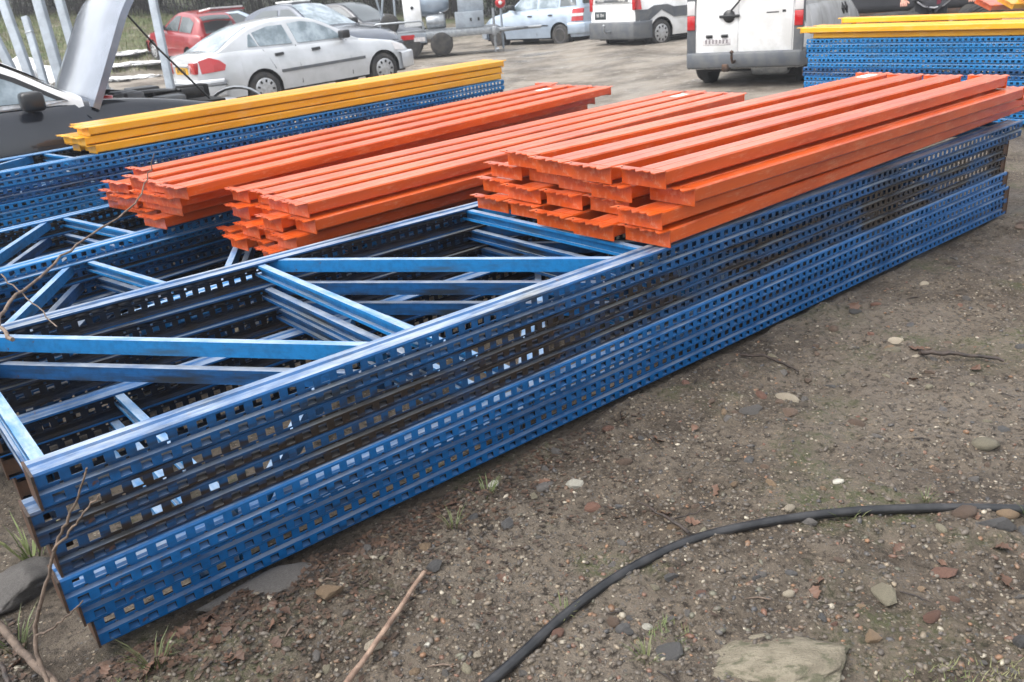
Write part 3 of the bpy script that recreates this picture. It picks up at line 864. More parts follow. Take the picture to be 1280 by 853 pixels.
def smooth_pts(pts, n=6):
    """Catmull-Rom through the points, kept a function of x"""
    out = []
    P = [pts[0]] + list(pts) + [pts[-1]]
    for i in range(1, len(P) - 2):
        for k in range(n):
            t = k / n
            z = .5 * ((2 * P[i][1]) + (-P[i - 1][1] + P[i + 1][1]) * t + (2 * P[i - 1][1] - 5 * P[i][1] + 4 * P[i + 1][1] - P[i + 2][1]) * t * t + (-P[i - 1][1] + 3 * P[i][1] - 3 * P[i + 1][1] + P[i + 2][1]) * t ** 3)
            out.append((P[i][0] + (P[i + 1][0] - P[i][0]) * t, z))
    out.append(pts[-1]); return out

class Car:
    def __init__(s, name, loc, ang, label, cat, paint, w, wb, ro, fo, top, gh, wr=.29, sill=.24, tumble=.42, taper=.24, wheel='cover', group=None, pitch=0.0, open_hood=None, endr=.55):
        s.w, s.wb, s.ro, s.fo, s.wr, s.sill, s.taper, s.endr = w, wb, ro, fo, wr, sill, taper, endr
        s.top = smooth_pts(top); s.gh = smooth_pts(gh); s.tumble = tumble; s.paint = paint
        s.t = empty(name, loc, ang, label, cat, group, 0, pitch)
        s.open_hood = open_hood
        s.body(); s.house()
        for i, xa in enumerate((0.0, wb)):
            for sd in (-1, 1): s.wheel(xa, sd, wheel)
        mb = MB(); mb.box(-ro + .12, wb + fo - .12, -(w - .26), w - .26, .19, .55); mb.build('underbody', M['under'], s.t)
    def W(s, x):
        d = min(x + s.ro, s.wb + s.fo - x)
        k = max(0.0, 1 - d / s.endr)
        return s.w * (1 - s.taper * k ** 2.2)
    def zt(s, x): return lerp_pts(s.top, x)
    def zg(s, x): return lerp_pts(s.gh, x)
    def z0(s, x):
        z = s.sill; Ra = s.wr + .055
        for xa in (0.0, s.wb):
            d = abs(x - xa)
            if d < Ra: z = max(z, s.wr + math.sqrt(Ra * Ra - d * d))
        return z
    def sect(s, x):
        W, zt, z0 = s.W(x), s.zt(x), s.z0(x)
        h = max(.06, zt - s.sill)
        def yy(z):
            return s.prof(x, z)
        zs = [z0, z0 + (zt - z0) * .3, z0 + (zt - z0) * .62, zt - min(.10, (zt - z0) * .25), zt - .025]
        return [(yy(z), z) for z in zs] + [(W * .84, zt + .004), (W * .45, zt + .022), (0, zt + .03)]
    def prof(s, x, z):
        W, zt = s.W(x), s.zt(x)
        f = (z - s.sill) / max(.1, zt - s.sill)
        f = min(max(f, 0), 1)
        return W * (.955 + .16 * f - .20 * f * f - .035 * max(0, f - .8) / .2)
    def gy(s, x, z):
        return s.W(x) * .875 - s.tumble * max(0, z - s.zt(x))
    def body(s):
        xs = list(np.linspace(-s.ro, s.wb + s.fo, 40))
        for xa in (0.0, s.wb):
            Ra = s.wr + .055
            xs += [xa + Ra * math.cos(a) for a in np.linspace(0, math.pi, 13)] + [xa - Ra - .004, xa + Ra + .004]
        xs = sorted(set(round(x, 4) for x in xs if -s.ro <= x <= s.wb + s.fo))
        rings = []
        for x in xs:
            h = s.sect(x)
            rings.append([(x, -y, z) for y, z in h] + [(x, y, z) for y, z in h[-2::-1]])
        mb = MB(); n = len(rings[0])
        vs = [p for r in rings for p in r]
        fs = [(i * n + k, i * n + k + 1, (i + 1) * n + k + 1, (i + 1) * n + k) for i in range(len(rings) - 1) for k in range(n - 1)]
        mb.add(vs, fs, True)
        mb.add(rings[0], [tuple(range(n))]); mb.add(rings[-1], [tuple(range(n))])
        s.body_o = mb.build('body', s.paint, s.t)
    def house(s):
        x0, x1 = s.gh[0][0], s.gh[-1][0]
        xs = sorted(set([round(p[0], 3) for p in s.gh] + [round(x, 3) for x in np.linspace(x0, x1, 24)]))
        rings = []
        for x in xs:
            zr = max(s.zg(x), s.zt(x) + .002); zb = s.zt(x) - .03
            e = min(.05, max(.001, (zr - zb) * .3))
            ya = s.gy(x, zb + .03); yb = s.gy(x, zr - e)
            h = [(ya, zb), (yb, zr - e), (yb - e * .55, zr - e * .25), (yb - e * 1.6, zr), (yb * .5, zr + .018), (0, zr + .025)]
            rings.append([(x, -y, z) for y, z in h] + [(x, y, z) for y, z in h[-2::-1]])
        mb = MB(); n = len(rings[0])
        vs = [p for r in rings for p in r]
        fs = [(i * n + k, i * n + k + 1, (i + 1) * n + k + 1, (i + 1) * n + k) for i in range(len(rings) - 1) for k in range(n - 1)]
        mb.add(vs, fs, True)
        mb.add(rings[0], [tuple(range(n))]); mb.add(rings[-1], [tuple(range(n))])
        mb.build('roof', s.paint, s.t)
    def wheel(s, x, sd, kind):
        y = sd * (s.W(x) - .10); r = s.wr
        mb = MB(); o = sd * .085
        mb.lathe([(r * .62, o * .9), (r * .70, o), (r * .92, o * .95), (r, o * .55), (r, -o * .55), (r * .9, -o), (r * .6, -o)], (x, y, r), 'y', 28)
        wl_ = mb.build('wheel', M['rubber'], s.t)
        mb = MB()
        if kind == 'cover':
            mb.lathe([(r * .66, o * .6), (r * .66, o * 1.0), (r * .60, o * 1.06), (r * .25, o * 1.2), (.01, o * 1.22)], (x, y, r), 'y', 28)
        else:
            mb.lathe([(r * .66, o * .6), (r * .66, o * .98), (r * .58, o * .95), (r * .5, o * .5), (r * .3, o * .62), (.01, o * .7)], (x, y, r), 'y', 28)
        mb.build('rim', M['rim'] if kind == 'cover' else M['rim_dark'], wl_)
        if kind == 'cover':
            mb = MB()
            for k in range(9):
                a = 2 * math.pi * k / 9
                c = Vector((x + math.cos(a) * r * .48, y + o * 1.13, r + math.sin(a) * r * .48))
                mb.obox(c, Vector((math.cos(a), 0, math.sin(a))) * r * .085, Vector((0, .004, 0)), Vector((-math.sin(a), 0, math.cos(a))) * r * .06)
            mb.build('rim_slots', M['under'], wl_)
        mb = MB()   # dark inside of the arch
        mb.lathe([(s.wr + .05, -sd * .10), (s.wr + .05, sd * .02), (.03, sd * .02)][::-1], (x, y - sd * .04, r), 'y', 20); 
        mb.build('wheel_arch', M['under'], s.t)
    def patch(s, name, poly, m, house=False, out=.006, sides=(-1, 1), parent=None, dense=0):
        """panel laid on the body side; poly [(x,z)]"""
        res = None
        f = s.gy if house else s.prof
        for sd in sides:
            pts = []
            for i, (x, z) in enumerate(poly):
                x2, z2 = poly[(i + 1) % len(poly)]
                k = max(1, int(abs(x2 - x) / .12))
                for q in range(k): pts.append((x + (x2 - x) * q / k, z + (z2 - z) * q / k))
            vs = [(x, sd * (f(x, z) + out), z) for x, z in pts]
            cx = sum(p[0] for p in pts) / len(pts); cz = sum(p[1] for p in pts) / len(pts)
            n = len(pts)
            vi = [(x, sd * (f(x, z) - .02), z) for x, z in pts]
            mb = MB()
            mb.add(vs + [(cx, sd * (f(cx, cz) + out), cz)] + vi, [(i, (i + 1) % n, n) for i in range(n)] + [(i, (i + 1) % n, n + 1 + (i + 1) % n, n + 1 + i) for i in range(n)])
            res = mb.build(name, m, parent or s.t)
        return res
    def screen(s, name, xa, xb, m, inset=.10, out=.008, low=.02):
        """windscreen or rear window following the roofline between xa and xb"""
        n = 6; rows = []
        for i in range(n + 1):
            x = xa + (xb - xa) * i / n
            z = max(s.zg(x), s.zt(x)); y = max(.05, s.gy(x, z) - inset)
            dx = .02; sl = (s.zg(x + dx) - s.zg(x - dx)) / (2 * dx)
            nx, nz = -sl / math.hypot(1, sl), 1 / math.hypot(1, sl)
            rows.append([(x + nx * out, -y, z + nz * out + low * 0), (x + nx * out, -y * .5, z + nz * out + .017), (x + nx * out, 0, z + nz * out + .024), (x + nx * out, y * .5, z + nz * out + .017), (x + nx * out, y, z + nz * out)])
        mb = MB(); vs = [p for r in rows for p in r]
        mb.add(vs, [(i * 5 + k, i * 5 + k + 1, i * 5 + 6 + k, i * 5 + 5 + k) for i in range(n) for k in range(4)], True)
        return mb.build(name, m, s.t)
    def bumper(s, end, za, zb, m, reach=.32, out=.03, name='bumper'):
        xe = -s.ro if end == 'rear' else s.wb + s.fo; sg = 1 if end == 'rear' else -1
        pts = []
        for t in np.linspace(1, 0, 7):
            x = xe + sg * reach * t * t; pts.append((x - sg * out * (1 - t), s.prof(x, (za + zb) / 2) + out * .8 * t + .0))
        pl = [(x, -y) for x, y in pts] + [(x, y) for x, y in pts[::-1]]
        inn = [(x + sg * .12, y * .86) for x, y in pl]
        n = len(pl); mb = MB()
        lv = [(za, 0.0), (za + .03, .018), (zb - .03, .018), (zb, 0.0)]
        vs = []
        for z, o in lv: vs += [(x - sg * o, y * (1 + o * .3), z) for x, y in pl]
        fs = [(l * n + k, l * n + k + 1, (l + 1) * n + k + 1, (l + 1) * n + k) for l in range(3) for k in range(n - 1)]
        b = len(vs); vs += [(x, y, za) for x, y in inn] + [(x, y, zb) for x, y in inn]
        fs += [(k, k + 1, b + k + 1, b + k) for k in range(n - 1)] + [(3 * n + k, 3 * n + k + 1, b + n + k + 1, b + n + k) for k in range(n - 1)]
        mb.add(vs, fs, True)
        return mb.build(name, m, s.t)
    def rearbox(s, name, y0, y1, z0, z1, m, out=.01, depth=.05, end='rear', c=.008, x=None):
        xe = (-s.ro if end == 'rear' else s.wb + s.fo) if x is None else x
        sg = -1 if end == 'rear' else 1
        mb = MB(); a, b = sorted((xe + sg * out, xe - sg * depth)); mb.cbox(a, b, y0, y1, z0, z1, c)
        return mb.build(name, m, s.t)
    def mirror(s, x, z, sd, m, size=1.0):
        y = s.gy(x, z) + .02
        mb = MB(); mb.tube([(x - .02, sd * (y - .03), z - .05 * size), (x - .02, sd * (y + .07 * size), z - .01)], .03 * size, 8)
        mb.cbox(x - .10 * size, x + .06 * size, *sorted((sd * (y + .03), sd * (y + .22 * size))), z - .05 * size, z + .09 * size, .03 * size)
        return mb.build('mirror', m, s.t)
    def text(s, txt, size, m, c, parent=None, end='rear'):
        o = link('lettering', text_mesh(txt, size, m), parent or s.t, c)
        if end == 'rear': o.rotation_euler = (math.pi / 2, 0, -math.pi / 2)
        elif end == 'right': o.rotation_euler = (math.pi / 2, 0, 0)
        elif end == 'left': o.rotation_euler = (math.pi / 2, 0, math.pi)
        return o

def away(pt, ang, off):
    """rear axle centre from a near wheel contact; off>0 to the car's left"""
    return (pt[0] - math.sin(ang) * off, pt[1] + math.cos(ang) * off)

# --- silver saloon
a = R(39.7); p = away((-3.91, 15.24), a, .74)
c = Car('silver_car', (p[0], p[1], .0), a, 'silver four-door saloon with a yellow number plate and red tail lamp, seen from behind', 'car', M['silver_car'], .84, 2.46, 1.06, .74,
        [(-1.06, .90), (-.95, .955), (-.55, .975), (0, .955), (.8, .93), (1.7, .91), (2.2, .86), (2.8, .76), (3.08, .66), (3.20, .58)],
        [(-.72, .97), (-.35, 1.16), (.02, 1.31), (.45, 1.375), (.95, 1.375), (1.30, 1.30), (1.70, 1.10), (2.02, .90)], wr=.29, pitch=-.03)
c.patch('side_window', [(-.13, 1.0), (.05, .995), (-.02, 1.20), (-.06, 1.18)], M['glass_pale'], True)
c.patch('side_window', [(.085, .99), (.70, .965), (.62, 1.28), (.35, 1.285), (.02, 1.21)], M['glass_pale'], True)
c.patch('side_window', [(.80, .96), (1.74, .945), (1.52, 1.12), (1.25, 1.255), (.98, 1.30), (.73, 1.29)], M['glass_pale'], True)
c.screen('rear_window', -.70, .02, M['glass_pale'], .08); c.screen('windscreen', 1.32, 1.98, M['glass_pale'], .08)
c.patch('side_moulding', [(.36, .52), (2.06, .53), (2.06, .58), (.36, .57)], M['grey_plastic'], False, .014)
c.patch('door_seam', [(.72, .30), (.73, .30), (.75, .93), (.74, .93)], M['under'], False, .003)
c.patch('door_seam', [(1.76, .30), (1.77, .30), (1.77, .90), (1.76, .90)], M['under'], False, .003)
c.patch('door_seam', [(.0 + .26, .60), (.27, .60), (.12, .93), (.11, .93)], M['under'], False, .003)
for hx in (.30, 1.02): c.patch('door_handle', [(hx, .80), (hx + .16, .805), (hx + .16, .85), (hx, .845)], M['black_plastic'], False, .025)
c.patch('tail_lamp', [(-1.0, .68), (-.66, .70), (-.62, .78), (-.70, .86), (-.84, .92), (-1.0, .88)], M['red_lens'], False, .02)
for sd in (-1, 1): c.rearbox('tail_lamp', *sorted((sd * .40, sd * .63)), .68, .86, M['red_lens'], .03)
c.bumper('rear', .30, .58, M['silver_car'], .36, .05); c.bumper('rear', .47, .53, M['grey_plastic'], .38, .065, 'bumper_strip'); c.bumper('front', .25, .55, M['silver_car'], .36, .05)
pl = c.rearbox('number_plate', -.26, .26, .67, .79, M['plate_yellow'], .012)
c.text('XP GB RS', .095, M['ink'], (-1.0755, 0, .728), pl)
c.rearbox('plate_recess', -.33, .33, .79, .83, M['silver_car'], .03)
for sd in (-1, 1): c.mirror(1.70, .98, sd, M['black_plastic'])
c.patch('headlamp', [(2.75, .60), (3.02, .57), (3.02, .68), (2.72, .74)], M['clear_lens'], False, .012)

# --- dark car with pale windscreen, behind it
a = R(-36)
c = Car('dark_car', (-5.15, 22.5, .15), a, 'dark slate car with a white windscreen parked behind the silver saloon', 'car', M['slate_car'], .86, 2.55, .85, .85,
        [(-.85, .85), (-.6, .98), (0, .97), (1.0, .95), (1.9, .95), (2.4, .90), (3.0, .80), (3.3, .66), (3.4, .56)],
        [(-.78, .98), (-.45, 1.3), (.0, 1.46), (.6, 1.52), (1.05, 1.48), (1.5, 1.26), (2.05, .95)], wr=.30)
c.screen('windscreen', 1.08, 2.0, M['glass_pale'], .06); c.screen('rear_window', -.72, -.1, M['glass'], .08)
c.patch('side_window', [(-.2, 1.0), (.75, .98), (.70, 1.40), (.2, 1.40), (-.1, 1.28)], M['glass'], True); c.patch('side_window', [(.83, .98), (1.85, .97), (1.4, 1.24), (1.1, 1.40), (.80, 1.41)], M['glass'], True)
c.bumper('front', .25, .55, M['slate_car'], .36, .04); c.bumper('rear', .3, .58, M['slate_car'], .36, .04)
c.patch('headlamp', [(2.9, .62), (3.24, .58), (3.24, .70), (2.85, .78)], M['clear_lens'], False, .012)
for sd in (-1, 1): c.mirror(1.75, 1.02, sd, M['black_plastic'])
mb = MB(); mb.cbox(.35, .95, -.30, .30, 1.535, 1.585, .02); rbx = mb.build('roof_panel', M['white_car'], c.t)

# --- cars farther back whose roofs show over the saloon
def hatch(name, loc, a, label, paint, glass, **k):
    c = Car(name, loc, a, label, 'car', paint, .82, 2.4, .62, .78,
            [(-.62, .88), (-.45, .95), (0, .95), (.8, .93), (1.7, .92), (2.2, .86), (2.7, .76), (3.0, .64), (3.18, .55)],
            [(-.60, .93), (-.42, 1.28), (-.1, 1.43), (.5, 1.47), (.9, 1.44), (1.3, 1.26), (1.85, .92)], wr=.28, **k)
    c.screen('windscreen', .92, 1.80, glass, .07); c.screen('rear_window', -.57, -.22, glass, .10)
    c.patch('side_window', [(-.15, .98), (.62, .97), (.58, 1.36), (.1, 1.36), (-.2, 1.25)], glass, True)
    c.patch('side_window', [(.70, .97), (1.62, .95), (1.2, 1.22), (.95, 1.36), (.66, 1.37)], glass, True)
    c.bumper('rear', .28, .55, paint, .3, .04); c.bumper('front', .25, .52, paint, .3, .04)
    c.patch('headlamp', [(2.62, .60), (2.95, .57), (2.95, .67), (2.58, .74)], M['clear_lens'], False, .012)
    for sd in (-1, 1): c.mirror(1.5, 1.0, sd, M['black_plastic'])
    return c
hatch('blue_car', (-8.3, 27.2, .22), R(10), 'pale blue car of which only the roof and windows show behind the silver saloon', M['blue_car'], M['glass'])
hatch('dark_car', (-4.6, 26.6, .15), R(-32), 'dark car with a greenish windscreen half hidden between the slate car and the loaded trailer', M['dark_car'], M['glass'])

# --- red hatchback with raised tailgate
a = R(132)
c = hatch('red_car', (-7.39, 24.25, .28), a, 'red hatchback with its tailgate raised, on the slope behind the silver saloon', M['red_car'], M['glass'], pitch=-.10)
c.t.scale = (.93, .93, .93)
mb = MB(); mb.poly([(-.40, -.55, 1.48), (-.40, .55, 1.48), (-1.15, .52, 1.60), (-1.15, -.52, 1.60)], (0, 0, .05)); tg = mb.build('tailgate', M['red_car'], c.t)
mb = MB(); mb.poly([(-.45, -.5, 1.545), (-.45, .5, 1.545), (-1.12, .48, 1.66), (-1.12, -.48, 1.66)], (0, 0, .04)); mb.build('slush', M['snow'], tg)
for sd in (-1, 1): c.rearbox('tail_lamp', *sorted((sd * .5, sd * .66)), .62, .92, M['red_lens'], .02)

# --- pale blue people carrier
a = R(135.7); p = away((2.04, 24.31), a, -.72)
c = Car('blue_car', (p[0], p[1], .06), a, 'pale blue high-roofed estate car parked left of the white vans', 'car', M['blue_car'], .84, 2.36, .66, .72,
        [(-.66, .88), (-.6, .97), (0, .98), (.9, .96), (1.7, .95), (2.1, .93), (2.6, .84), (2.95, .68), (3.08, .56)],
        [(-.655, .98), (-.60, 1.32), (-.50, 1.50), (0, 1.58), (.7, 1.59), (1.1, 1.52), (1.5, 1.27), (2.0, .95)], wr=.29, tumble=.25, wheel='steel')
c.patch('side_window', [(-.48, 1.03), (.02, 1.02), (.02, 1.44), (-.40, 1.42)], M['glass'], True)
c.patch('side_window', [(.10, 1.02), (.78, 1.01), (.76, 1.47), (.10, 1.46)], M['glass_pale'], True)
c.patch('side_window', [(.86, 1.01), (1.78, .99), (1.35, 1.34), (1.1, 1.46), (.86, 1.47)], M['glass_pale'], True)
c.screen('windscreen', 1.12, 1.95, M['glass'], .07)
c.rearbox('rear_window', -.55, .55, 1.06, 1.44, M['glass'], .012)
c.patch('side_moulding', [(.40, .55), (2.0, .56), (2.0, .585), (.40, .575)], M['black_plastic'], False, .010)
for hx in (.25, 1.0): c.patch('door_handle', [(hx, .80), (hx + .14, .80), (hx + .14, .835), (hx, .835)], M['black_plastic'], False, .02)
c.patch('tail_lamp', [(-.66, .64), (-.40, .64), (-.40, .95), (-.66, .95)], M['red_lens'], False, .02); c.patch('lamp_band', [(-.665, .76), (-.395, .76), (-.395, .83), (-.665, .83)], M['clear_lens'], False, .026)
c.bumper('rear', .32, .60, M['blue_car'], .36, .06); c.bumper('front', .25, .55, M['blue_car'], .36, .05)
pl = c.rearbox('number_plate', -.26, .26, .66, .78, M['plate_white'], .012)
for sd in (-1, 1): c.mirror(1.72, 1.05, sd, M['black_plastic'])
c.patch('door_seam', [(.82, .30), (.83, .30), (.83, .96), (.82, .96)], M['under'], False, .003)

# --- white van, rear corner
a = R(31.7); p = ((3.93 + 3.07) / 2, (20.2 + 21.59) / 2)
c = Car('white_van', (p[0], p[1], .12), a, 'small white van with dark number plate, middle of the back row', 'van', M['white_car'], .87, 2.6, .72, .80,
        [(-.72, 1.0), (-.6, 1.06), (0, 1.06), (1.4, 1.04), (2.2, 1.0), (2.7, .95), (3.2, .78), (3.40, .60)],
        [(-.72, 1.1), (-.70, 1.5), (-.60, 1.74), (.3, 1.80), (1.2, 1.80), (1.6, 1.68), (2.0, 1.38), (2.5, 1.0)], wr=.30, tumble=.16, taper=.10, endr=.35)
c.screen('windscreen', 1.62, 2.45, M['glass'], .07); c.patch('side_window', [(1.15, 1.08), (2.15, 1.06), (1.85, 1.40), (1.55, 1.62), (1.15, 1.64)], M['glass'], True)
c.rearbox('rear_window', -.58, .58, 1.28, 1.62, M['glass'], .012)
st = c.rearbox('trim_strip', -.55, .60, 1.02, 1.085, M['grey_plastic'], .014)
c.text('CITROEN', .055, M['ink_white'], (-.738, .38, 1.052), st); c.text('Berlingo', .07, M['ink_white'], (-.738, -.36, 1.052), st)
pl = c.rearbox('number_plate', .22, .62, .66, .83, M['plate_black'], .012); c.text('85 TH', .10, M['ink_white'], (-.737, .42, .745), pl)
c.bumper('rear', .225, .60, M['grey_plastic'], .42, .05)
c.patch('corner_cladding', [(-.70, .30), (-.36, .30), (-.36, .74), (-.28, .83), (-.70, .83)], M['grey_plastic'], False, .016)
c.patch('side_moulding', [(.38, .62), (2.2, .63), (2.2, .84), (.38, .84)], M['grey_plastic'], False, .016); c.patch('arch_cladding', [(-.36, .60), (-.31, .72), (-.18, .80), (0, .83), (.18, .80), (.31, .72), (.38, .62), (.38, .84), (.2, .90), (-.2, .90), (-.36, .84)], M['grey_plastic'], False, .014)
c.patch('tail_lamp', [(-.70, .84), (-.56, .84), (-.56, 1.18), (-.70, 1.18)], M['red_lens'], False, .016)
for sd in (-1, 1): c.rearbox('tail_lamp', *sorted((sd * .70, sd * .80)), .84, 1.18, M['red_lens'], .015)
c.rearbox('rear_wiper', -.10, -.07, 1.12, 1.34, M['black_plastic'], .03, .0)
mb = MB(); mb.tube([(-.78, 0, .40), (-.92, 0, .38), (-.98, 0, .42), (-.98, 0, .50)], .022, 8); mb.lathe([(.001, .50), (.03, .52), (.03, .55), (.001, .57)], (-.98, 0, 0), 'z', 10); mb.build('tow_ball', M['galv'], c.t)
for sd in (-1, 1): c.mirror(2.0, 1.12, sd, M['black_plastic'])

# --- larger white van, seen from behind
a = R(57.5)
c = Car('white_van', (3.78, 12.42, .10), a, 'large white van with closed barn doors, seen square from behind', 'van', M['white_car'], .90, 2.75, .74, .95,
        [(-.74, 1.0), (-.6, 1.06), (0, 1.06), (1.4, 1.06), (2.3, 1.04), (2.9, .98), (3.4, .82), (3.70, .62)],
        [(-.74, 1.1), (-.735, 1.5), (-.70, 1.80), (.3, 1.86), (1.4, 1.86), (1.9, 1.70), (2.3, 1.40), (2.75, 1.02)], wr=.305, tumble=.14, taper=.07, endr=.30)
c.screen('windscreen', 1.95, 2.70, M['glass'], .07); c.patch('side_window', [(1.4, 1.12), (2.35, 1.10), (2.1, 1.44), (1.85, 1.66), (1.4, 1.68)], M['glass'], True)
for y0, y1, nm in ((.075, .70, 'rear_door'), (-.70, .065, 'rear_door')):
    d = c.rearbox(nm, y0, y1, .47, 1.76, M['white_car'], .016, .03, c=.012)
    mb = MB(); mb.cbox(-.762, -.74, y0 + .05, y1 - .05, 1.24, 1.68, .02); mb.build('rear_window', M['glass'], d)
for sd in (-1, 1):
    c.rearbox('corner_pillar', *sorted((sd * .715, sd * .85)), .45, 1.78, M['grey_plastic'], .012)
    c.rearbox('tail_lamp', *sorted((sd * .722, sd * .84)), .80, 1.00, M['red_lens'], .03); c.rearbox('tail_lamp', *sorted((sd * .722, sd * .84)), 1.005, 1.20, M['clear_lens'], .03)
c.patch('corner_cladding', [(-.73, .45), (-.62, .45), (-.60, 1.74), (-.73, 1.74)], M['grey_plastic'], False, .008)
c.bumper('rear', .25, .475, M['grey_plastic'], .40, .05)
mb = MB(); mb.lathe([(.001, -.785), (.085, -.78), (.09, -.76), (.09, -.74)], (0, 0, 0), 'x', 20); mb.cbox(-.79, -.765, -.16, .14, -.02, .02, .008)
o = mb.build('door_handle', M['black_plastic'], c.t, (0, .21, .97))
mb = MB(); mb.tube([(-.79, .17, 1.05), (-.80, .06, 1.16), (-.79, -.02, 1.30)], .014, 6); mb.build('rear_wiper', M['black_plastic'], c.t)
pl = c.rearbox('number_plate', .18, .60, .575, .675, M['plate_white'], .022)
for y in (.27, .50):
    mb = MB(); mb.cbox(-.782, -.755, y - .05, y + .05, .68, .725, .01); mb.build('plate_lamp', M['black_plastic'], c.t)
for k in range(7):
    mb = MB(); y = .55 - k * .052; mb.box(-.7635, -.7615, y - .016, y + .012, .60, .655); mb.build('lettering', mat('smudged_ink%d' % k, (.22, .20, .21), .6), pl)
mb = MB(); mb.box(-.7585, -.757, -.50, -.33, .985, 1.0); mb.box(-.7585, -.757, -.60, -.55, .985, 1.02); mb.build('badge', M['ink'], c.t)
mb = MB(); mb.tube([(-.76, 0.1, .36), (-.90, .1, .34), (-.96, .1, .40), (-.96, .1, .46)], .02, 8); mb.lathe([(.001, .46), (.028, .475), (.028, .50), (.001, .52)], (-.96, .1, 0), 'z', 10); mb.cbox(-.82, -.70, .18, .30, .20, .32, .03); mb.build('tow_ball', M['steel_dark'], c.t)
mb = MB(); mb.lathe([(.01, -.30), (.10, -.30), (.115, -.25), (.115, .18), (.10, .22), (.01, .22)], (-.55, -.32, .24), 'y', 18); mb.build('silencer', M['galv'], c.t)
for k, dx in enumerate((0, .16)):
    x = 1.9 + dx * 1.6; c.patch('emblem', [(x, .98), (x + .10, .89), (x, .80), (x - .10, .89)], M['ink'], False, .014, (-1,))
c.bumper('front', .28, .56, M['grey_plastic'], .40, .06)
for sd in (-1, 1): c.mirror(2.2, 1.16, sd, M['black_plastic'], 1.2)

c.t.scale = (.92, .92, .92)
# --- dark grey car at the left with its bonnet up
a = R(35); _p = (-3.26, 6.29); _m = (1.70, -.97)
p = (_p[0] - (_m[0] * math.cos(a) - _m[1] * math.sin(a)), _p[1] - (_m[0] * math.sin(a) + _m[1] * math.cos(a)))
_pt = M['dark_car']
c = Car('dark_car', (p[0], p[1], .0), a, 'dark grey car with its bonnet propped open at the left edge', 'car', M['dark_car'], .87, 2.55, .75, .82,
        [(-.75, .9), (-.6, 1.02), (0, 1.0), (.9, .985), (1.7, .985), (2.02, .97), (2.1, .86), (2.7, .78), (3.1, .68), (3.37, .54)],
        [(-.72, 1.0), (-.6, 1.36), (-.3, 1.53), (.3, 1.58), (.8, 1.55), (1.2, 1.45), (1.6, 1.28), (2.06, 1.01)], wr=.30, tumble=.34)
[setattr(x, 'data', x.data) or x.data.materials.__setitem__(0, M['white_car']) for x in c.t.children if x.name.startswith('roof')]
c.patch('window_surround', [(-.4, 1.01), (1.96, .995), (1.66, 1.19), (1.30, 1.375), (.92, 1.495), (0, 1.495), (-.36, 1.40)], M['black_plastic'], True, .004)
c.patch('side_window', [(-.3, 1.05), (.52, 1.03), (.50, 1.47), (0, 1.46), (-.28, 1.36)], M['glass_pale'], True, .010)
c.patch('side_window', [(.60, 1.03), (1.27, 1.02), (1.20, 1.38), (.9, 1.46), (.60, 1.47)], M['glass_pale'], True, .010); c.patch('side_window', [(1.34, 1.02), (1.88, 1.01), (1.62, 1.17), (1.30, 1.33)], M['glass_pale'], True, .010)
c.patch('window_trim', [(.4, .995), (1.2, .985), (1.80, .985), (1.95, 1.0), (1.85, 1.008), (1.2, 1.015), (.4, 1.025)], M['rim'], True, .012)
c.screen('windscreen', .92, 1.98, M['glass_pale'], .03)
c.screen('white_overlay', .95, 1.90, M['snow'], .05, .02)  # thin white layer laid over the windscreen
c.patch('door_seam', [(1.72, .30), (1.732, .30), (1.732, .97), (1.72, .97)], M['under'], False, .003); c.patch('lower_cladding', [(.36, .26), (2.18, .26), (2.18, .60), (.36, .58)], M['black_plastic'], False, .010)
c.mirror(1.72, 1.01, -1, M['black_plastic'], .95); c.mirror(1.70, 1.02, 1, M['black_plastic'], 1.15)
for sd in (-1, 1):   # wings either side of the open engine bay
    mb = MB(); rows = []
    for x in np.linspace(1.98, 3.22, 10):
        zf = .975 - .05 * (x - 2) - .13 * max(0, x - 2.3) ** 1.5; yo = c.prof(x, c.zt(x)) + .004
        rows.append([(x, sd * (yo + .004), c.zt(x) - .10), (x, sd * yo, zf - .05), (x, sd * (yo - .05), zf), (x, sd * (yo - .18), zf + .01), (x, sd * (yo - .20), zf - .10)])
    vs = [q for r in rows for q in r]
    mb.add(vs, [(i * 5 + k, i * 5 + k + 1, i * 5 + 6 + k, i * 5 + 5 + k) for i in range(9) for k in range(4)], True)
    mb.build('wing', M['dark_car'], c.t)
mb = MB(); mb.box(2.06, 3.2, -.56, .56, .60, .85); bay = mb.build('engine', M['under'], c.t)
rs = random.Random(3)
for k in range(16):
    x, y = rs.uniform(2.1, 3.1), rs.uniform(-.5, .5); sx_, sy_, h = rs.uniform(.04, .14), rs.uniform(.04, .14), rs.uniform(.02, .12)
    mb = MB(); mb.cbox(x - sx_, x + sx_, y - sy_, y + sy_, .84, .87 + h, .015); mb.build('engine_part', M[('black_plastic', 'galv', 'under', 'black_plastic', 'grey_plastic')[k % 5]], bay)
mb = MB(); mb.lathe([(.001, .0), (.05, 0), (.05, .05), (.001, .055)], (2.28, -.50, .93), 'z', 14); mb.build('reservoir_cap', M['red_lens'], bay)
mb = MB(); mb.tube([(2.2, -.3, .93), (2.5, -.42, .96), (2.8, -.2, .94), (3.0, .1, .90)], .025, 8); mb.tube([(2.15, .2, .9), (2.4, 0, .98), (2.7, -.3, .93)], .02, 8); mb.build('engine_hoses', M['hose'], bay)
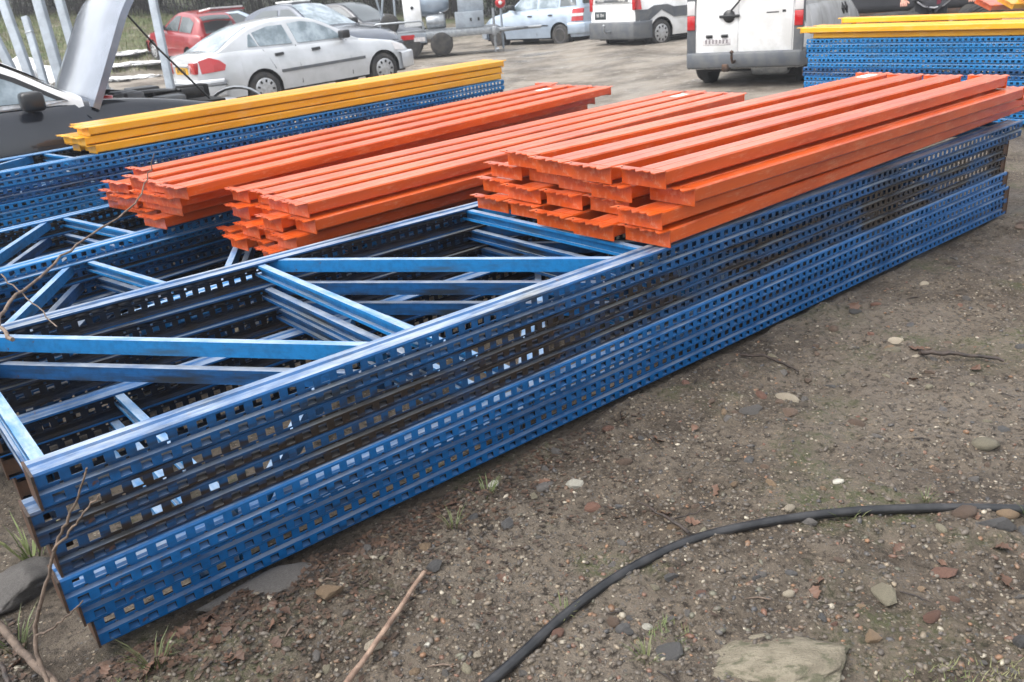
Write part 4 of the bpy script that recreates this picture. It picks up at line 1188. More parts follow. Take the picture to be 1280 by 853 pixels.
# bonnet, hinged at the scuttle
NB, MBN = 12, 9
def bonnet_pt(u, v, under=0.0):
    """u along from hinge 0..1, v across -1..1"""
    L_ = 1.0; w_ = .80 - .05 * u ** 2 - .16 * max(0, u - .7) ** 2 * 8
    curl = .10 * max(0, u - .72) ** 1.6 * 4 + .05 * v * v * (1 - .3 * u) + .05 * max(0, abs(v) - .8) * 5 * .6
    lx, lz = u * L_ - .05 * abs(v) ** 3 * u, -curl - under
    th = R(60)
    return (2.04 + lx * math.cos(th) - lz * math.sin(th), v * w_, .97 + lx * math.sin(th) + lz * math.cos(th))
for nm, und, mt_ in (('bonnet', 0.0, M['bonnet']), ('bonnet_lining', .035, M['grey_plastic'])):
    mb = MB(); vs = [bonnet_pt(i / NB, -1 + 2 * k / MBN * .999, und) for i in range(NB + 1) for k in range(MBN + 1)]
    mb.add(vs, [(i * (MBN + 1) + k, i * (MBN + 1) + k + 1, (i + 1) * (MBN + 1) + k + 1, (i + 1) * (MBN + 1) + k) for i in range(NB) for k in range(MBN)], True)
    if nm == 'bonnet':
        for v in (-1, 1):
            e = [bonnet_pt(i / NB, v * (.998 if v > 0 else 1)) for i in range(NB + 1)] + [bonnet_pt(i / NB, v, .05) for i in range(NB + 1)]
            mb.add(e, [(i, i + 1, NB + 2 + i, NB + 1 + i) for i in range(NB)])
        bon = mb.build(nm, mt_, c.t)
    else:
        mb.build(nm, mt_, bon)
        for v in (-.6, 0, .6):
            mb = MB(); mb.tube([bonnet_pt(.08, v, .05), bonnet_pt(.5, v * .8, .055), bonnet_pt(.92, v, .05)], .022, 6); mb.build('bonnet_rib', M['slate_car'], bon)
q0 = bonnet_pt(.86, -.55, .05); mb = MB(); mb.tube([q0, (2.75, -.50, 1.30), (3.12, -.42, .84)], .009, 6); mb.build('prop_rod', M['black_plastic'], c.t)
c.bumper('front', .25, .52, M['dark_car'], .36, .05); c.patch('headlamp', [(2.85, .55), (3.25, .50), (3.22, .60), (2.85, .68)], M['clear_lens'], False, .012)

# --- small box trailer without its box, behind that car
t = empty('utility_trailer', (-2.95, 9.75, .0), R(12), 'low flat utility trailer with pale rounded mudguards behind the open-bonneted car', 'trailer')
for y in (-.62, .62):
    mb = MB(); mb.cbox(-1.5, 1.3, y - .03, y + .03, .44, .54, .006); mb.build('side_rail', M['steel_dark'], t)
for x in (-1.48, -.75, 0, .7, 1.28):
    mb = MB(); mb.cbox(x - .03, x + .03, -.60, .60, .45, .52, .006); mb.build('cross_member', M['steel_dark'], t)
mb = MB(); mb.box(-1.46, 1.26, -.58, .58, .522, .545); mb.build('deck', mat('wet_brown_boards', (.07, .05, .04), .5, 0, (.045, .035, .03), 12), t)
for sd in (-1, 1):
    mb = MB(); rows = []
    for k in range(13):
        q = math.pi * k / 12
        for yy in (sd * .67, sd * .90): rows.append((.05 + .37 * math.cos(q), yy, .40 + .32 * math.sin(q)))
        rows.append((.05 + .37 * math.cos(q), sd * .90, .36 + .32 * math.sin(q)))
    mb.add(rows, [(i * 3 + k, i * 3 + k + 1, i * 3 + 4 + k, i * 3 + 3 + k) for i in range(12) for k in range(2)], True)
    mb.build('mudguard', M['galv'], t)
    mb = MB(); mb.lathe([(.15, sd * .70), (.26, sd * .70), (.28, sd * .73), (.28, sd * .83), (.26, sd * .86), (.15, sd * .86)], (.05, 0, .28), 'y', 24); w_ = mb.build('wheel', M['rubber'], t)
    mb = MB(); mb.lathe([(.155, sd * .72), (.155, sd * .85), (.06, sd * .82), (.01, sd * .82)], (.05, 0, .28), 'y', 18); mb.build('rim', M['galv'], w_)
mb = MB(); mb.tube([(1.28, .5, .48), (2.2, 0, .46), (1.28, -.5, .48)], .03, 6); mb.tube([(2.2, 0, .46), (2.5, 0, .46)], .03, 6); mb.build('drawbar', M['galv'], t)
mb = MB(); mb.tube([(2.0, .12, .0), (2.0, .12, .6)], .022, 8); mb.build('jockey_leg', M['galv'], t)
for k, (x, y, h, mt_) in enumerate(((-1.0, -.3, .10, 'twig_dark'), (-.6, -.2, .07, 'post'), (-.85, .15, .12, 'steel_dark'))):
    mb = MB(); mb.cbox(x - .12, x + .14, y - .08, y + .08, .546, .546 + h, .02)
    tag(mb.build('scrap_block', M[mt_], None), ('blackened', 'pale grey', 'rusty')[k] + ' scrap block lying on the deck of the flat utility trailer', 'scrap').matrix_world = Matrix.Translation((-3.02, 9.75, .022)) @ Matrix.Rotation(R(12), 4, 'Z')

# --- loaded plant trailer in the back row
tx, ty, tz, ta = -.85, 23.6, .15, R(2)
t = empty('plant_trailer', (tx, ty, tz), ta, 'grey flat plant trailer with tail board and railing, loaded with machinery', 'trailer')
for y in (-.72, .72):
    mb = MB(); mb.cbox(-2.0, 1.15, y - .04, y + .04, .44, .60, .01); mb.build('side_rail', M['galv'], t)
mb = MB(); mb.box(-1.98, 1.13, -.68, .68, .602, .63); mb.build('deck', M['galv'], t)
mb = MB(); mb.tube([(1.1, -.5, .5), (1.95, 0, .5), (1.1, .5, .5)], .04, 8); mb.tube([(1.95, 0, .5), (2.3, 0, .5)], .04, 8); mb.build('drawbar', M['galv'], t)
mb = MB(); mb.tube([(1.02, -.80, .0), (1.02, -.80, 1.05)], .032, 8); mb.cbox(.96, 1.08, -.86, -.76, .40, .62, .02); mb.tube([(1.02, -.80, .06), (1.10, -.80, .06)], .05, 8); mb.build('jockey_leg', M['galv'], t)
for x in (-1.15, -.35):
    for sd in (-1, 1):
        mb = MB(); mb.lathe([(.16, sd * .62), (.27, sd * .62), (.29, sd * .65), (.29, sd * .78), (.27, sd * .80), (.16, sd * .80)], (x, 0, .29), 'y', 22); w_ = mb.build('wheel', M['rubber'], t)
        mb = MB(); mb.lathe([(.165, sd * .64), (.165, sd * .79), (.05, sd * .76), (.01, sd * .76)], (x, 0, .29), 'y', 16); mb.build('rim', M['rim_dark'], w_)
mb = MB(); mb.cbox(-2.0, -.72, -.80, -.77, .36, .60, .008); tb = mb.build('tail_board', M['post'], t)
mb = MB(); mb.box(-1.36, -1.02, -.806, -.801, .46, .57); mb.build('red_board', M['red_lens'], tb)
mb = MB(); mb.box(-1.04, -.76, -.812, -.807, .40, .50); mb.build('number_plate', M['plate_white'], tb)
mb = MB(); mb.tube([(-2.0, -.74, .62), (-2.0, -.74, .84), (-1.95, -.74, .88), (-.85, -.74, .88), (-.78, -.74, .84), (-.78, -.74, .62)], .025, 8); mb.build('railing', M['galv'], t)
def on_trailer(o, label, cat):
    o.location = (tx, ty, tz); o.rotation_euler = (0, 0, ta); return tag(o, label, cat)
g = empty('generator', (0, 0, 0)); on_trailer(g, 'pale grey generator cabinet standing on the front of the plant trailer', 'generator')
mb = MB(); mb.cbox(.05, .78, -.70, .10, .632, 1.02, .015); mb.build('lower_cabinet', M['post'], g)
mb = MB(); mb.cbox(.14, .80, -.62, .10, 1.022, 1.36, .015); up = mb.build('upper_cabinet', M['post'], g)
mb = MB(); mb.box(.0, .13, -.60, -.10, 1.03, 1.30); mb.build('vent', M['under'], g)
for x in (.42, .62):
    mb = MB(); mb.box(x, x + .05, -.704, -.700, .78, .86); mb.build('socket', M['under'], g)
mb = MB(); mb.lathe([(.01, -.40), (.15, -.40), (.18, -.36), (.18, .06), (.15, .10), (.01, .10)], (-.30, -.35, .83), 'x', 20); mb.lathe([(.02, 0), (.06, 0), (.06, .05), (.02, .05)], (-.30, -.35, 1.0), 'z', 12)
on_trailer(mb.build('air_tank', M['galv'], None), 'grey cylindrical tank lying on the plant trailer beside the generator', 'tank')
mx = empty('concrete_mixer', (0, 0, 0)); on_trailer(mx, 'white-panelled concrete mixer with a red-hubbed wheel on the back of the plant trailer', 'mixer')
mb = MB(); mb.cbox(-1.25, -.80, -.50, -.05, .75, 1.55, .02); mb.build('housing', M['white_car'], mx)
mb = MB(); mb.lathe([(.001, -.515), (.04, -.515), (.04, -.495)], (-1.02, 0, 1.2), 'y', 12); mb.build('hub', M['under'], mx)
mb = MB(); mb.lathe([(.12, -.62), (.22, -.62), (.24, -.58), (.22, -.52), (.12, -.52)], (-1.62, 0, .87), 'y', 20); w_ = mb.build('wheel', M['rubber'], mx)
mb = MB(); mb.lathe([(.13, -.61), (.13, -.54), (.03, -.60), (.005, -.60)], (-1.62, 0, .87), 'y', 16); mb.build('rim', M['red_lens'], w_)
mb = MB(); mb.lathe([(.16, -.6), (.34, -.35), (.36, 0), (.26, .35), (.20, .42)], (-.50, -.1, 1.32), 'x', 20); mb.build('drum', M['blue_car'], mx)
for x0, x1 in ((-1.9, -1.7), (-1.75, -1.95), (-1.5, -1.45)):
    mb = MB(); mb.tube([(x0, -.3, .63), (x1, -.3, 1.7)], .03, 6); mb.build('strut', M['post'], mx)
d = empty('marker', (.42, 24.2, .14), R(0), 'round red and white marker on a post beside the pale blue estate', 'marker')
mb = MB(); mb.tube([(0, 0, 0), (0, 0, 1.1)], .03, 8); mb.build('post', M['post'], d)
mb = MB(); mb.lathe([(.001, -.05), (.13, -.05), (.14, -.03), (.001, -.03)], (0, 0, 1.16), 'y', 18); dd = mb.build('disc', M['red_lens'], d)
mb = MB(); mb.lathe([(.001, -.056), (.05, -.056), (.05, -.05)], (0, 0, 1.16), 'y', 12); mb.build('disc_centre', M['white_car'], dd)

# ------------------------------------------------------------------ leaning pale posts
PS = [((-7.41, 14.24, 1.94), (-7.14, 13.86, 1.0), .125, 'leaning pale grey post second from the left edge, with a chipped top'),
      ((-7.13, 14.22, 1.72), (-6.93, 13.85, .98), .10, 'shortest leaning pale grey post, third from the left edge'),
      ((-6.88, 14.25, 2.10), (-6.68, 13.87, 1.02), .14, 'broad leaning pale grey post just left of the raised bonnet'),
      ((-6.60, 14.34, 2.15), (-6.42, 14.0, 1.2), .12, 'leaning pale grey post partly behind the broad one, next to the raised bonnet'),
      ((-7.66, 14.07, 1.75), (-7.40, 13.9, 1.0), .12, 'leaning pale grey post cut by the left edge'),
      ((-5.14, 14.29, 2.0), (-4.95, 13.69, .58), .115, 'tall pale grey post leaning in front of the red hatchback and the saloon'),
      ((-6.02, 13.89, 1.35), (-5.96, 13.7, .62), .11, 'pale grey post showing only its foot under the raised bonnet')]
for a_, b_, w_, lab in PS:
    a_, b_ = Vector(a_), Vector(b_); d = (b_ - a_).normalized(); t_ = (b_.z - .1) / -d.z; foot = b_ + d * max(t_, 0)
    top = a_ - d * .35 if a_.z > 1.85 else a_
    L_ = (top - foot).length; z_ = (top - foot).normalized(); x_ = Vector((1, 0, 0)); x_ = (x_ - z_ * x_.dot(z_)).normalized(); y_ = z_.cross(x_)
    o = empty('leaning_post', (0, 0, 0), 0, lab, 'post', 'leaning posts at the left')
    o.matrix_world = Matrix.Translation(foot) @ Matrix((x_, y_, z_)).transposed().to_4x4()
    mb = MB(); mb.cbox(-w_ / 2, w_ / 2, -w_ / 2, w_ / 2, 0, L_, .012); mb.build('shaft', M['post'], o)
    mb = MB(); mb.cbox(-w_ / 2 - .006, w_ / 2 + .006, -w_ / 2 - .006, w_ / 2 + .006, L_ - .28, L_ - .265, .003); mb.build('band', M['galv'], o)

# ------------------------------------------------------------------ slush patches on the bank
rs = random.Random(9)
for (x, y, rx, ry, lab) in ((-10.65, 26.3, 1.0, .9, 'long white patch of slush on the bank left of the red hatchback'), (-9.9, 25.0, .8, .7, 'white strip of slush just left of the tall leaning post'),
                            (-9.95, 23.4, .55, .45, 'small white patch of slush low on the bank, the nearer one'), (-9.3, 23.7, .45, .35, 'small white patch of slush beside the nearer one'),
                            (-10.2, 19.6, 1.5, .9, 'broad lumpy white heap of slush behind the leaning posts'), (-12.0, 19.8, 1.5, .9, 'lumpy white heap of slush behind the posts at the left edge')):
    heap = 'heap' in lab; vs = []; fs = []
    bm = bmesh.new(); bmesh.ops.create_icosphere(bm, subdivisions=4, radius=1)
    for v in bm.verts:
        p = v.co; q = 1 + .75 * noise.noise(Vector((p.x * 1.7 + x, p.y * 1.7 + y, 0))) + .45 * noise.noise(Vector((p.x * 6, p.y * 6 + x, p.z)))
        v.co = Vector((p.x * rx * q, p.y * ry * q, p.z * (.62 if heap else .06) * (1 + .5 * noise.noise(p * 3 + Vector((x, 0, 0))) + .3 * noise.noise(p * 9)) - .01))
    me = bpy.data.meshes.new('slush_patch'); bm.to_mesh(me); bm.free(); me.materials.append(M['snow'])
    tag(link('slush_patch', me, None, (x, y, gz(x, y) + (.15 if heap else -.004)), (0, 0, rs.uniform(-.5, .9))), lab, 'slush')

# ------------------------------------------------------------------ tyres and the person behind the back right stack
def tyre(loc, rot, r, wd, label):
    o = empty('tyre', loc, 0, label, 'tyre', 'old tyres behind the back right stack'); o.rotation_euler = rot
    mb = MB(); mb.lathe([(r * .58, -wd / 2), (r * .85, -wd / 2 * 1.05), (r * .97, -wd * .40), (r, -wd * .28), (r, wd * .28), (r * .97, wd * .40), (r * .85, wd / 2 * 1.05), (r * .58, wd / 2), (r * .54, wd * .3), (r * .54, -wd * .3), (r * .58, -wd / 2)], (0, 0, 0), 'z', 40)
    cs = mb.build('carcass', M['rubber'], o)
    mb = MB()
    for k in range(4):
        z = -wd * .24 + wd * .16 * k; mb.lathe([(r - .004, z - wd * .05), (r + .006, z - wd * .05), (r + .006, z + wd * .05), (r - .004, z + wd * .05)], (0, 0, 0), 'z', 40)
    mb.build('tread', M['rubber'], o)
tyre((5.45, 11.95, .72), (.05, -.06, 0), .36, .24, 'tyre lying flat on top of the heap, at the person\'s right hand')
tyre((6.62, 11.95, .74), (-.45, -.30, .2), .32, .22, 'tilted tyre with tread grooves by the person\'s left hand')
tyre((5.45, 11.95, .47), (.0, .03, 0), .37, .25, 'tyre lying under the flat one at the person\'s right hand')
tyre((5.45, 11.95, .22), (.0, .0, 0), .37, .25, 'bottom tyre of the heap at the person\'s right hand')
tyre((6.62, 11.98, .40), (.1, .0, 0), .36, .24, 'tyre lying under the tilted one')
tyre((6.62, 11.98, .15), (.0, .0, 0), .36, .24, 'bottom tyre under the tilted one')

def skin_body(name, nodes, edges, mt, levels=2):
    me = bpy.data.meshes.new(name)
    me.from_pydata([n[0] for n in nodes], edges, [])
    o = bpy.data.objects.new(name, me); COL.objects.link(o)
    sk = o.modifiers.new('s', 'SKIN'); sk.use_smooth_shade = True
    for i, n in enumerate(nodes):
        r = n[1]; r = r if hasattr(r, '__len__') else (r, r)
        me.skin_vertices[0].data[i].radius = r
    me.skin_vertices[0].data[0].use_root = True
    ss = o.modifiers.new('u', 'SUBSURF'); ss.levels = levels; ss.render_levels = levels
    applied(o); o.data.materials.clear(); o.data.materials.append(mt)
    o.data.polygons.foreach_set('use_smooth', [True] * len(o.data.polygons))
    return o

per = empty('person', (5.98, 11.98, .14), R(-14), 'person in a dark pale-trimmed jacket with hands on the tyres behind the back right stack', 'person')
N = []; E_ = []
def nd(p, r, link_to=None):
    N.append((p, r)); i = len(N) - 1
    if link_to is not None: E_.append((link_to, i))
    return i
pel = nd((0, 0, .94), (.16, .12)); wa = nd((0, -.02, 1.12), (.14, .11), pel); ch = nd((0, -.03, 1.32), (.17, .12), wa); nk0 = nd((0, -.05, 1.46), (.075, .07), ch)
nk = nd((0, -.07, 1.53), (.055, .06), nk0); hd = nd((0, -.09, 1.64), (.078, .095), nk); hd2 = nd((0, -.085, 1.73), (.07, .085), hd)
hands = []
for sd in (-1, 1):
    sh = nd((sd * .19, -.04, 1.40), .065, ch); el = nd((sd * .34, -.02, 1.14), .045, sh); wr_ = nd((sd * .40, -.20, .92), .030, el)
    pm = nd((sd * .41, -.255, .875), (.022, .038), wr_)
    for k, (ox, ln) in enumerate(((-.030, .070), (-.010, .080), (.011, .076), (.030, .060))):
        b0 = nd((sd * .41 + ox, -.295, .852), .0105, pm); b1 = nd((sd * .41 + ox * 1.15, -.295 - ln * .5, .832), .0095, b0); nd((sd * .41 + ox * 1.2, -.295 - ln * .8, .803), .008, b1)
    t0 = nd((sd * .375, -.265, .868), .012, pm); t1 = nd((sd * .350, -.30, .852), .011, t0); nd((sd * .345, -.33, .835), .009, t1)
    hp = nd((sd * .10, 0, .86), .095, pel); kn = nd((sd * .12, -.03, .48), .062, hp); an = nd((sd * .12, .02, .09), .045, kn); nd((sd * .13, -.15, .04), (.045, .032), an)
bd = skin_body('body', N, E_, M['skin']); bd.parent = per
N = []; E_ = []
a0 = nd((0, 0, .90), (.205, .155)); a1 = nd((0, -.02, 1.12), (.185, .145), a0); a2 = nd((0, -.03, 1.32), (.205, .15), a1); nd((0, -.05, 1.47), (.095, .09), a2)
for sd in (-1, 1):
    s0 = nd((sd * .21, -.04, 1.40), .092, a2); s1 = nd((sd * .345, -.02, 1.14), .070, s0); nd((sd * .398, -.19, .935), .052, s1)
jk = skin_body('jacket', N, E_, M['cloth_dark']); jk.parent = per
N = []; E_ = []
a0 = nd((0, 0, .90), (.18, .135))
for sd in (-1, 1):
    h_ = nd((sd * .10, 0, .80), .115, a0); k_ = nd((sd * .12, -.03, .48), .082, h_); nd((sd * .12, .02, .10), .066, k_)
tr = skin_body('trousers', N, E_, M['trousers']); tr.parent = per
mb = MB(); mb.tube([(-.20, -.11, .84), (-.12, -.158, .78), (0, -.165, .755), (.12, -.158, .78), (.20, -.11, .84)], .012, 6); mb.tube([(-.16, -.12, 1.30), (-.19, -.15, 1.0), (-.17, -.15, .86), (-.08, -.17, .77)], .009, 6); mb.build('jacket_trim', M['cloth_trim'], jk)
mb = MB(); mb.poly([(.03, -.158, .78), (.08, -.158, .78), (.07, -.175, 1.15), (.02, -.175, 1.15)], (0, -.012, 0)); mb.build('jacket_stripe', M['cloth_red'], jk)
mb = MB()
for q in range(9):
    f = q / 8.0
mb.lathe([(.02, 1.84), (.075, 1.825), (.098, 1.76), (.10, 1.70), (.085, 1.66)], (0, -.065, 0), 'z', 18); mb.build('hair', M['hair'], per)
for sd in (-1, 1):
    mb = MB(); mb.lathe([(.001, -.012), (.009, -.006), (.009, .004), (.001, .008)], (sd * .03, -.168, 1.672), 'y', 10); mb.build('eye', M['ink'], per)
    mb = MB(); mb.cbox(sd * .083 - .008, sd * .083 + .008, -.10, -.065, 1.63, 1.69, .006); mb.build('ear', M['skin'], per)
mb = MB(); mb.add([(-.014, -.168, 1.625), (.014, -.168, 1.625), (0, -.20, 1.632), (0, -.165, 1.68)], [(0, 1, 2), (0, 2, 3), (1, 3, 2)], True); mb.build('nose', M['skin'], per)
mb = MB(); mb.cbox(-.024, .024, -.172, -.155, 1.595, 1.606, .004); mb.build('mouth', M['cloth_red'], per)
for sd in (-1, 1):
    mb = MB(); mb.cbox(sd * .125 - .05, sd * .125 + .05, -.22, .07, 0.0, .10, .03); mb.build('shoe', M['black_plastic'], per)
# dark sheeted load that closes the view behind the person
sh = empty('sheeted_trailer', (7.6, 16.2, .15), R(-28), 'tall dark sheeted trailer behind the person at the right edge', 'trailer')
mb = MB(); mb.cbox(-2.4, 4.5, -.9, .9, .55, 2.5, .12, 3); mb.build('sheet', M['tarp'], sh)
mb = MB(); mb.cbox(-2.5, 4.6, -.85, .85, .42, .56, .02); mb.build('chassis', M['steel_dark'], sh)
for x in (.4, 1.2):
    for sd in (-1, 1):
        mb = MB(); mb.lathe([(.12, sd * .62), (.33, sd * .62), (.35, sd * .66), (.35, sd * .84), (.33, sd * .88), (.12, sd * .88)], (x, 0, .35), 'y', 22); mb.build('wheel', M['rubber'], sh)

# ------------------------------------------------------------------ hose, sticks and twigs
pts = []
H_ = [(x, y, float(ground_z(x, y, False)) + .016 + .6 * float(vnoise(x * 1.3, y * 1.3, 1)) * .035) for x, y in HOSE]
def spline(P, n=8):
    P = [Vector(p) for p in P]; P = [P[0] * 2 - P[1]] + P + [P[-1] * 2 - P[-2]]; out = []
    for i in range(1, len(P) - 2):
        for k in range(n):
            t = k / n; a, b, c_, d = P[i - 1], P[i], P[i + 1], P[i + 2]
            out.append(.5 * ((2 * b) + (c_ - a) * t + (2 * a - 5 * b + 4 * c_ - d) * t * t + (-a + 3 * b - 3 * c_ + d) * t ** 3))
    out.append(P[-2]); return out
mb = MB(); mb.tube(spline(H_, 10), .0135, 16)
tag(mb.build('hose', M['hose'], None), 'thick black water hose curving across the mud in the foreground', 'hose')

def stick(P, r0, r1, m, label, group=None, sub=(), name='stick', wob=.004, seed=1):
    rs = random.Random(seed)
    t = empty(name, P[0], 0, label, 'stick', group); o0 = Vector(P[0])
    def one(Q, a, b):
        S = spline([Vector(q) - o0 for q in Q], 6); n = len(S)
        S = [p + Vector((rs.uniform(-wob, wob), rs.uniform(-wob, wob), rs.uniform(-wob, wob))) for p in S]
        mb = MB(); mb.tube(S, [a + (b - a) * i / (n - 1) * (1) + rs.uniform(-.06, .06) * a for i in range(n)], 7); return mb
    one(P, r0, r1).build('stem', m, t)
    for Q, a, b in sub: one(Q, a, b).build('side_twig', m, t)
    return t
def g3(x, y, h): return (x, y, gz(x, y) + h)
stick([g3(-.53, 1.36, .035), g3(-.455, 1.524, .03), g3(-.362, 1.711, .022), g3(-.292, 1.893, .016)], .0085, .0062, M['twig_pale'], 'straight bare stick lying on the mud in front of the rack', seed=4, wob=.0012)
stick([(-1.155, 1.56, .02), (-1.207, 1.635, .12), (-1.147, 1.641, .265), (-1.072, 1.632, .401), (-1.012, 1.624, .487), (-.941, 1.608, .604)], .006, .002, M['twig'], 'thin upright twig standing against the left corner of the rack',
      sub=[([(-1.085, 1.632, .385), (-1.005, 1.614, .462), (-.951, 1.604, .516), (-.915, 1.58, .55)], .003, .0014), ([(-1.19, 1.631, .15), (-1.122, 1.616, .19), (-1.042, 1.605, .257)], .0032, .0016)], seed=6, wob=.003)
stick([g3(-1.46, 1.86, .06), g3(-1.30, 1.72, .04), g3(-1.12, 1.55, .03), g3(-.96, 1.42, .02)], .011, .009, M['twig'], 'thick grey-brown branch lying in the bottom left corner', seed=8, wob=.003)
stick([g3(-1.5, 1.72, .05), g3(-1.33, 1.66, .06), g3(-1.23, 1.52, .05), g3(-1.20, 1.42, .02)], .007, .006, M['twig_dark'], 'dark wet branch curling in the bottom left corner', seed=9, wob=.004)
stick([(-1.60, 2.55, .575), (-1.735, 2.74, .60), (-1.786, 3.136, .62), (-1.811, 3.587, .64), (-1.714, 3.9, .70), (-1.678, 4.044, .78), (-1.603, 4.037, .92)], .007, .0022, M['twig'], 'long thin dead branch arching over the blue frames at the left',
      sub=[([(-2.011, 3.257, .60), (-1.739, 2.932, .60), (-1.50, 2.65, .57)], .003, .0022)], seed=12, wob=.006)
stick([(-.62, 1.80, .02), (-.50, 1.86, .025), (-.42, 1.93, .02)], .004, .003, M['twig_dark'], 'short forked black twig near the blocky tan stone', seed=13)
stick([g3(.46, 1.98, .015), g3(.41, 2.06, .025), g3(.34, 2.16, .02)], .006, .003, M['twig_dark'], 'black splintered root sticking out from under the hose', sub=[([g3(.42, 2.05, .025), g3(.50, 2.07, .03), g3(.56, 2.12, .02)], .003, .0015)], seed=14)
stick([g3(1.62, 3.05, .02), g3(1.75, 3.00, .03), g3(1.9, 2.93, .02)], .010, .006, M['twig_dark'], 'dark rotten stick at the right edge of the open mud', seed=15)
stick([g3(.95, 3.20, .015), g3(1.04, 3.12, .02), g3(1.12, 3.0, .012)], .007, .004, M['twig_dark'], 'small black stick on the mud right of the rack', seed=16)
rs = random.Random(21)
for k in range(46):
    r = math.exp(rs.uniform(math.log(1.45), math.log(5.5))); q = R(rs.uniform(-34, 42)); x, y = r * math.sin(q), r * math.cos(q)
    if not bool(on_open_ground(np.array(x), np.array(y), .05)): continue
    L_ = rs.uniform(.03, .09) * (r / 2) ** .6; d = rs.uniform(0, 6.28)
    mb = MB(); mb.tube([(-L_ / 2, 0, 0), (0, rs.uniform(-.1, .1) * L_, .004), (L_ / 2, 0, .002)], [.0022, .0026, .0014], 5)
    tag(mb.build('twig', M['twig_dark'] if k % 3 else M['twig'], None, g3(x, y, .003), (0, 0, d)), 'tiny broken %s twig lying loose on the mud' % ('black' if k % 3 else 'brown'), 'twig', 'tiny broken %s twigs on the mud' % ('black' if k % 3 else 'brown'))

# ------------------------------------------------------------------ dead leaves
def leaf_mesh(seed):
    rs = random.Random(seed); n = 14; mb = MB(); vs = []
    for i in range(n + 1):
        u = i / n; wdt = .36 * math.sin(math.pi * u ** .8) * (1 + .28 * math.sin(u * 22 + seed))
        z = .16 * math.sin(u * 3 + seed) + .05 * rs.uniform(-1, 1)
        vs += [(u - .5, -wdt, z + .22 * wdt + rs.uniform(-.02, .02)), (u - .5, 0, z - .03), (u - .5, wdt, z + .30 * wdt + rs.uniform(-.02, .02))]
    mb.add(vs, [(i * 3 + k, i * 3 + k + 1, i * 3 + 4 + k, i * 3 + 3 + k) for i in range(n) for k in range(2)], True)
    mb.tube([(.5, 0, 0), (.72, .05, .02)], .012, 4)
    return mb.mesh('dead_leaf', M['leaf'])
LV = [leaf_mesh(k) for k in range(5)]
rs = random.Random(31)
LP = [(rs.uniform(-.98, -.62), rs.uniform(1.58, 1.78)) for _ in range(22)] + [(rs.uniform(-1.5, -1.05), rs.uniform(1.5, 2.1)) for _ in range(20)]
for _ in range(34):
    r = math.exp(rs.uniform(math.log(1.8), math.log(6.5))); q = R(rs.uniform(-8, 42)); LP.append((r * math.sin(q), r * math.cos(q)))
for x, y in LP:
    if not bool(on_open_ground(np.array(x), np.array(y), .05)): continue
    near = x < -.55; sz = rs.uniform(.026, .048) if near else rs.uniform(.03, .06) * (1 + .25 * max(0, y - 2.5))
    o = link('dead_leaf', LV[rs.randrange(5)], None, g3(x, y, .008), (rs.uniform(-.5, .5), rs.uniform(-.5, .5), rs.uniform(0, 6.28)), (sz, sz, sz))
    w = 'heaped by the left corner of the rack' if near else 'scattered on the mud right of the rack'
    tag(o, 'curled brown dead leaf %s' % w, 'leaf', 'curled brown leaves %s' % w)

# leaf litter and black crumbs of rotten leaf that nobody could count, along the foot of the rack
n = 5200; u = rng.beta(1.2, 2.4, n) * 2.6 - .55; v = rng.exponential(.16, n)
x = OX + DX * u + NX * (v + .0); y = OY + DY * u + NY * (v + .0)
x2 = rng.uniform(-1.9, -1.0, 2600); y2 = rng.uniform(1.25, 2.3, 2600); k2 = on_open_ground(x2, y2, .0); x = np.concatenate([x, x2[k2]]); y = np.concatenate([y, y2[k2]]); n = len(x)
z = ground_z(x, y) + .003; sz = rng.uniform(.004, .014, n); a = rng.uniform(0, 6.28, n); t1 = rng.uniform(-.5, .5, n) * sz; t2 = rng.uniform(-.3, .6, n) * sz
ca, sa = np.cos(a), np.sin(a)
P = np.stack([np.stack([x - ca * sz, y - sa * sz, z + t1], 1), np.stack([x + sa * sz * .5, y - ca * sz * .5, z], 1), np.stack([x + ca * sz, y + sa * sz, z + np.abs(t2)], 1), np.stack([x - sa * sz * .6, y + ca * sz * .6, z + t2 * .5], 1)], 1).reshape(-1, 3)
M['litter'] = mat('rotten_leaf_litter', (.040, .026, .018), .7, 0, (.085, .048, .03), 25, (.018, .014, .011), 40, .5, .6)
tag(link('leaf_litter', np_mesh('leaf_litter', P, np.arange(4 * n).reshape(-1, 4), M['litter'])), 'dark rotten leaf litter along the foot of the rack', 'litter', kind='stuff')

# ------------------------------------------------------------------ grass
def tuft(n, h, spread, seed, lean=.5):
    rs = random.Random(seed); mb = MB()
    for k in range(n):
        a = rs.uniform(0, 6.28); r = spread * math.sqrt(rs.random()) * .4; x, y = r * math.cos(a), r * math.sin(a)
        hh = h * rs.uniform(.5, 1.1); dx, dy = math.cos(a) * lean * hh * rs.uniform(.4, 1.4), math.sin(a) * lean * hh * rs.uniform(.4, 1.4); w = .0022
        px, py = -math.sin(a) * w, math.cos(a) * w
        mb.add([(x - px, y - py, 0), (x + px, y + py, 0), (x + dx * .45 + px * .8, y + dy * .45 + py * .8, hh * .6), (x + dx * .45 - px * .8, y + dy * .45 - py * .8, hh * .6), (x + dx, y + dy, hh * .92)], [(0, 1, 2, 3), (3, 2, 4)])
    return mb.mesh('grass_tuft', M['grass'])
TF = [tuft(26, .10, .07, k, .8) for k in range(3)] + [tuft(16, .05, .09, k, .9) for k in range(3, 6)]
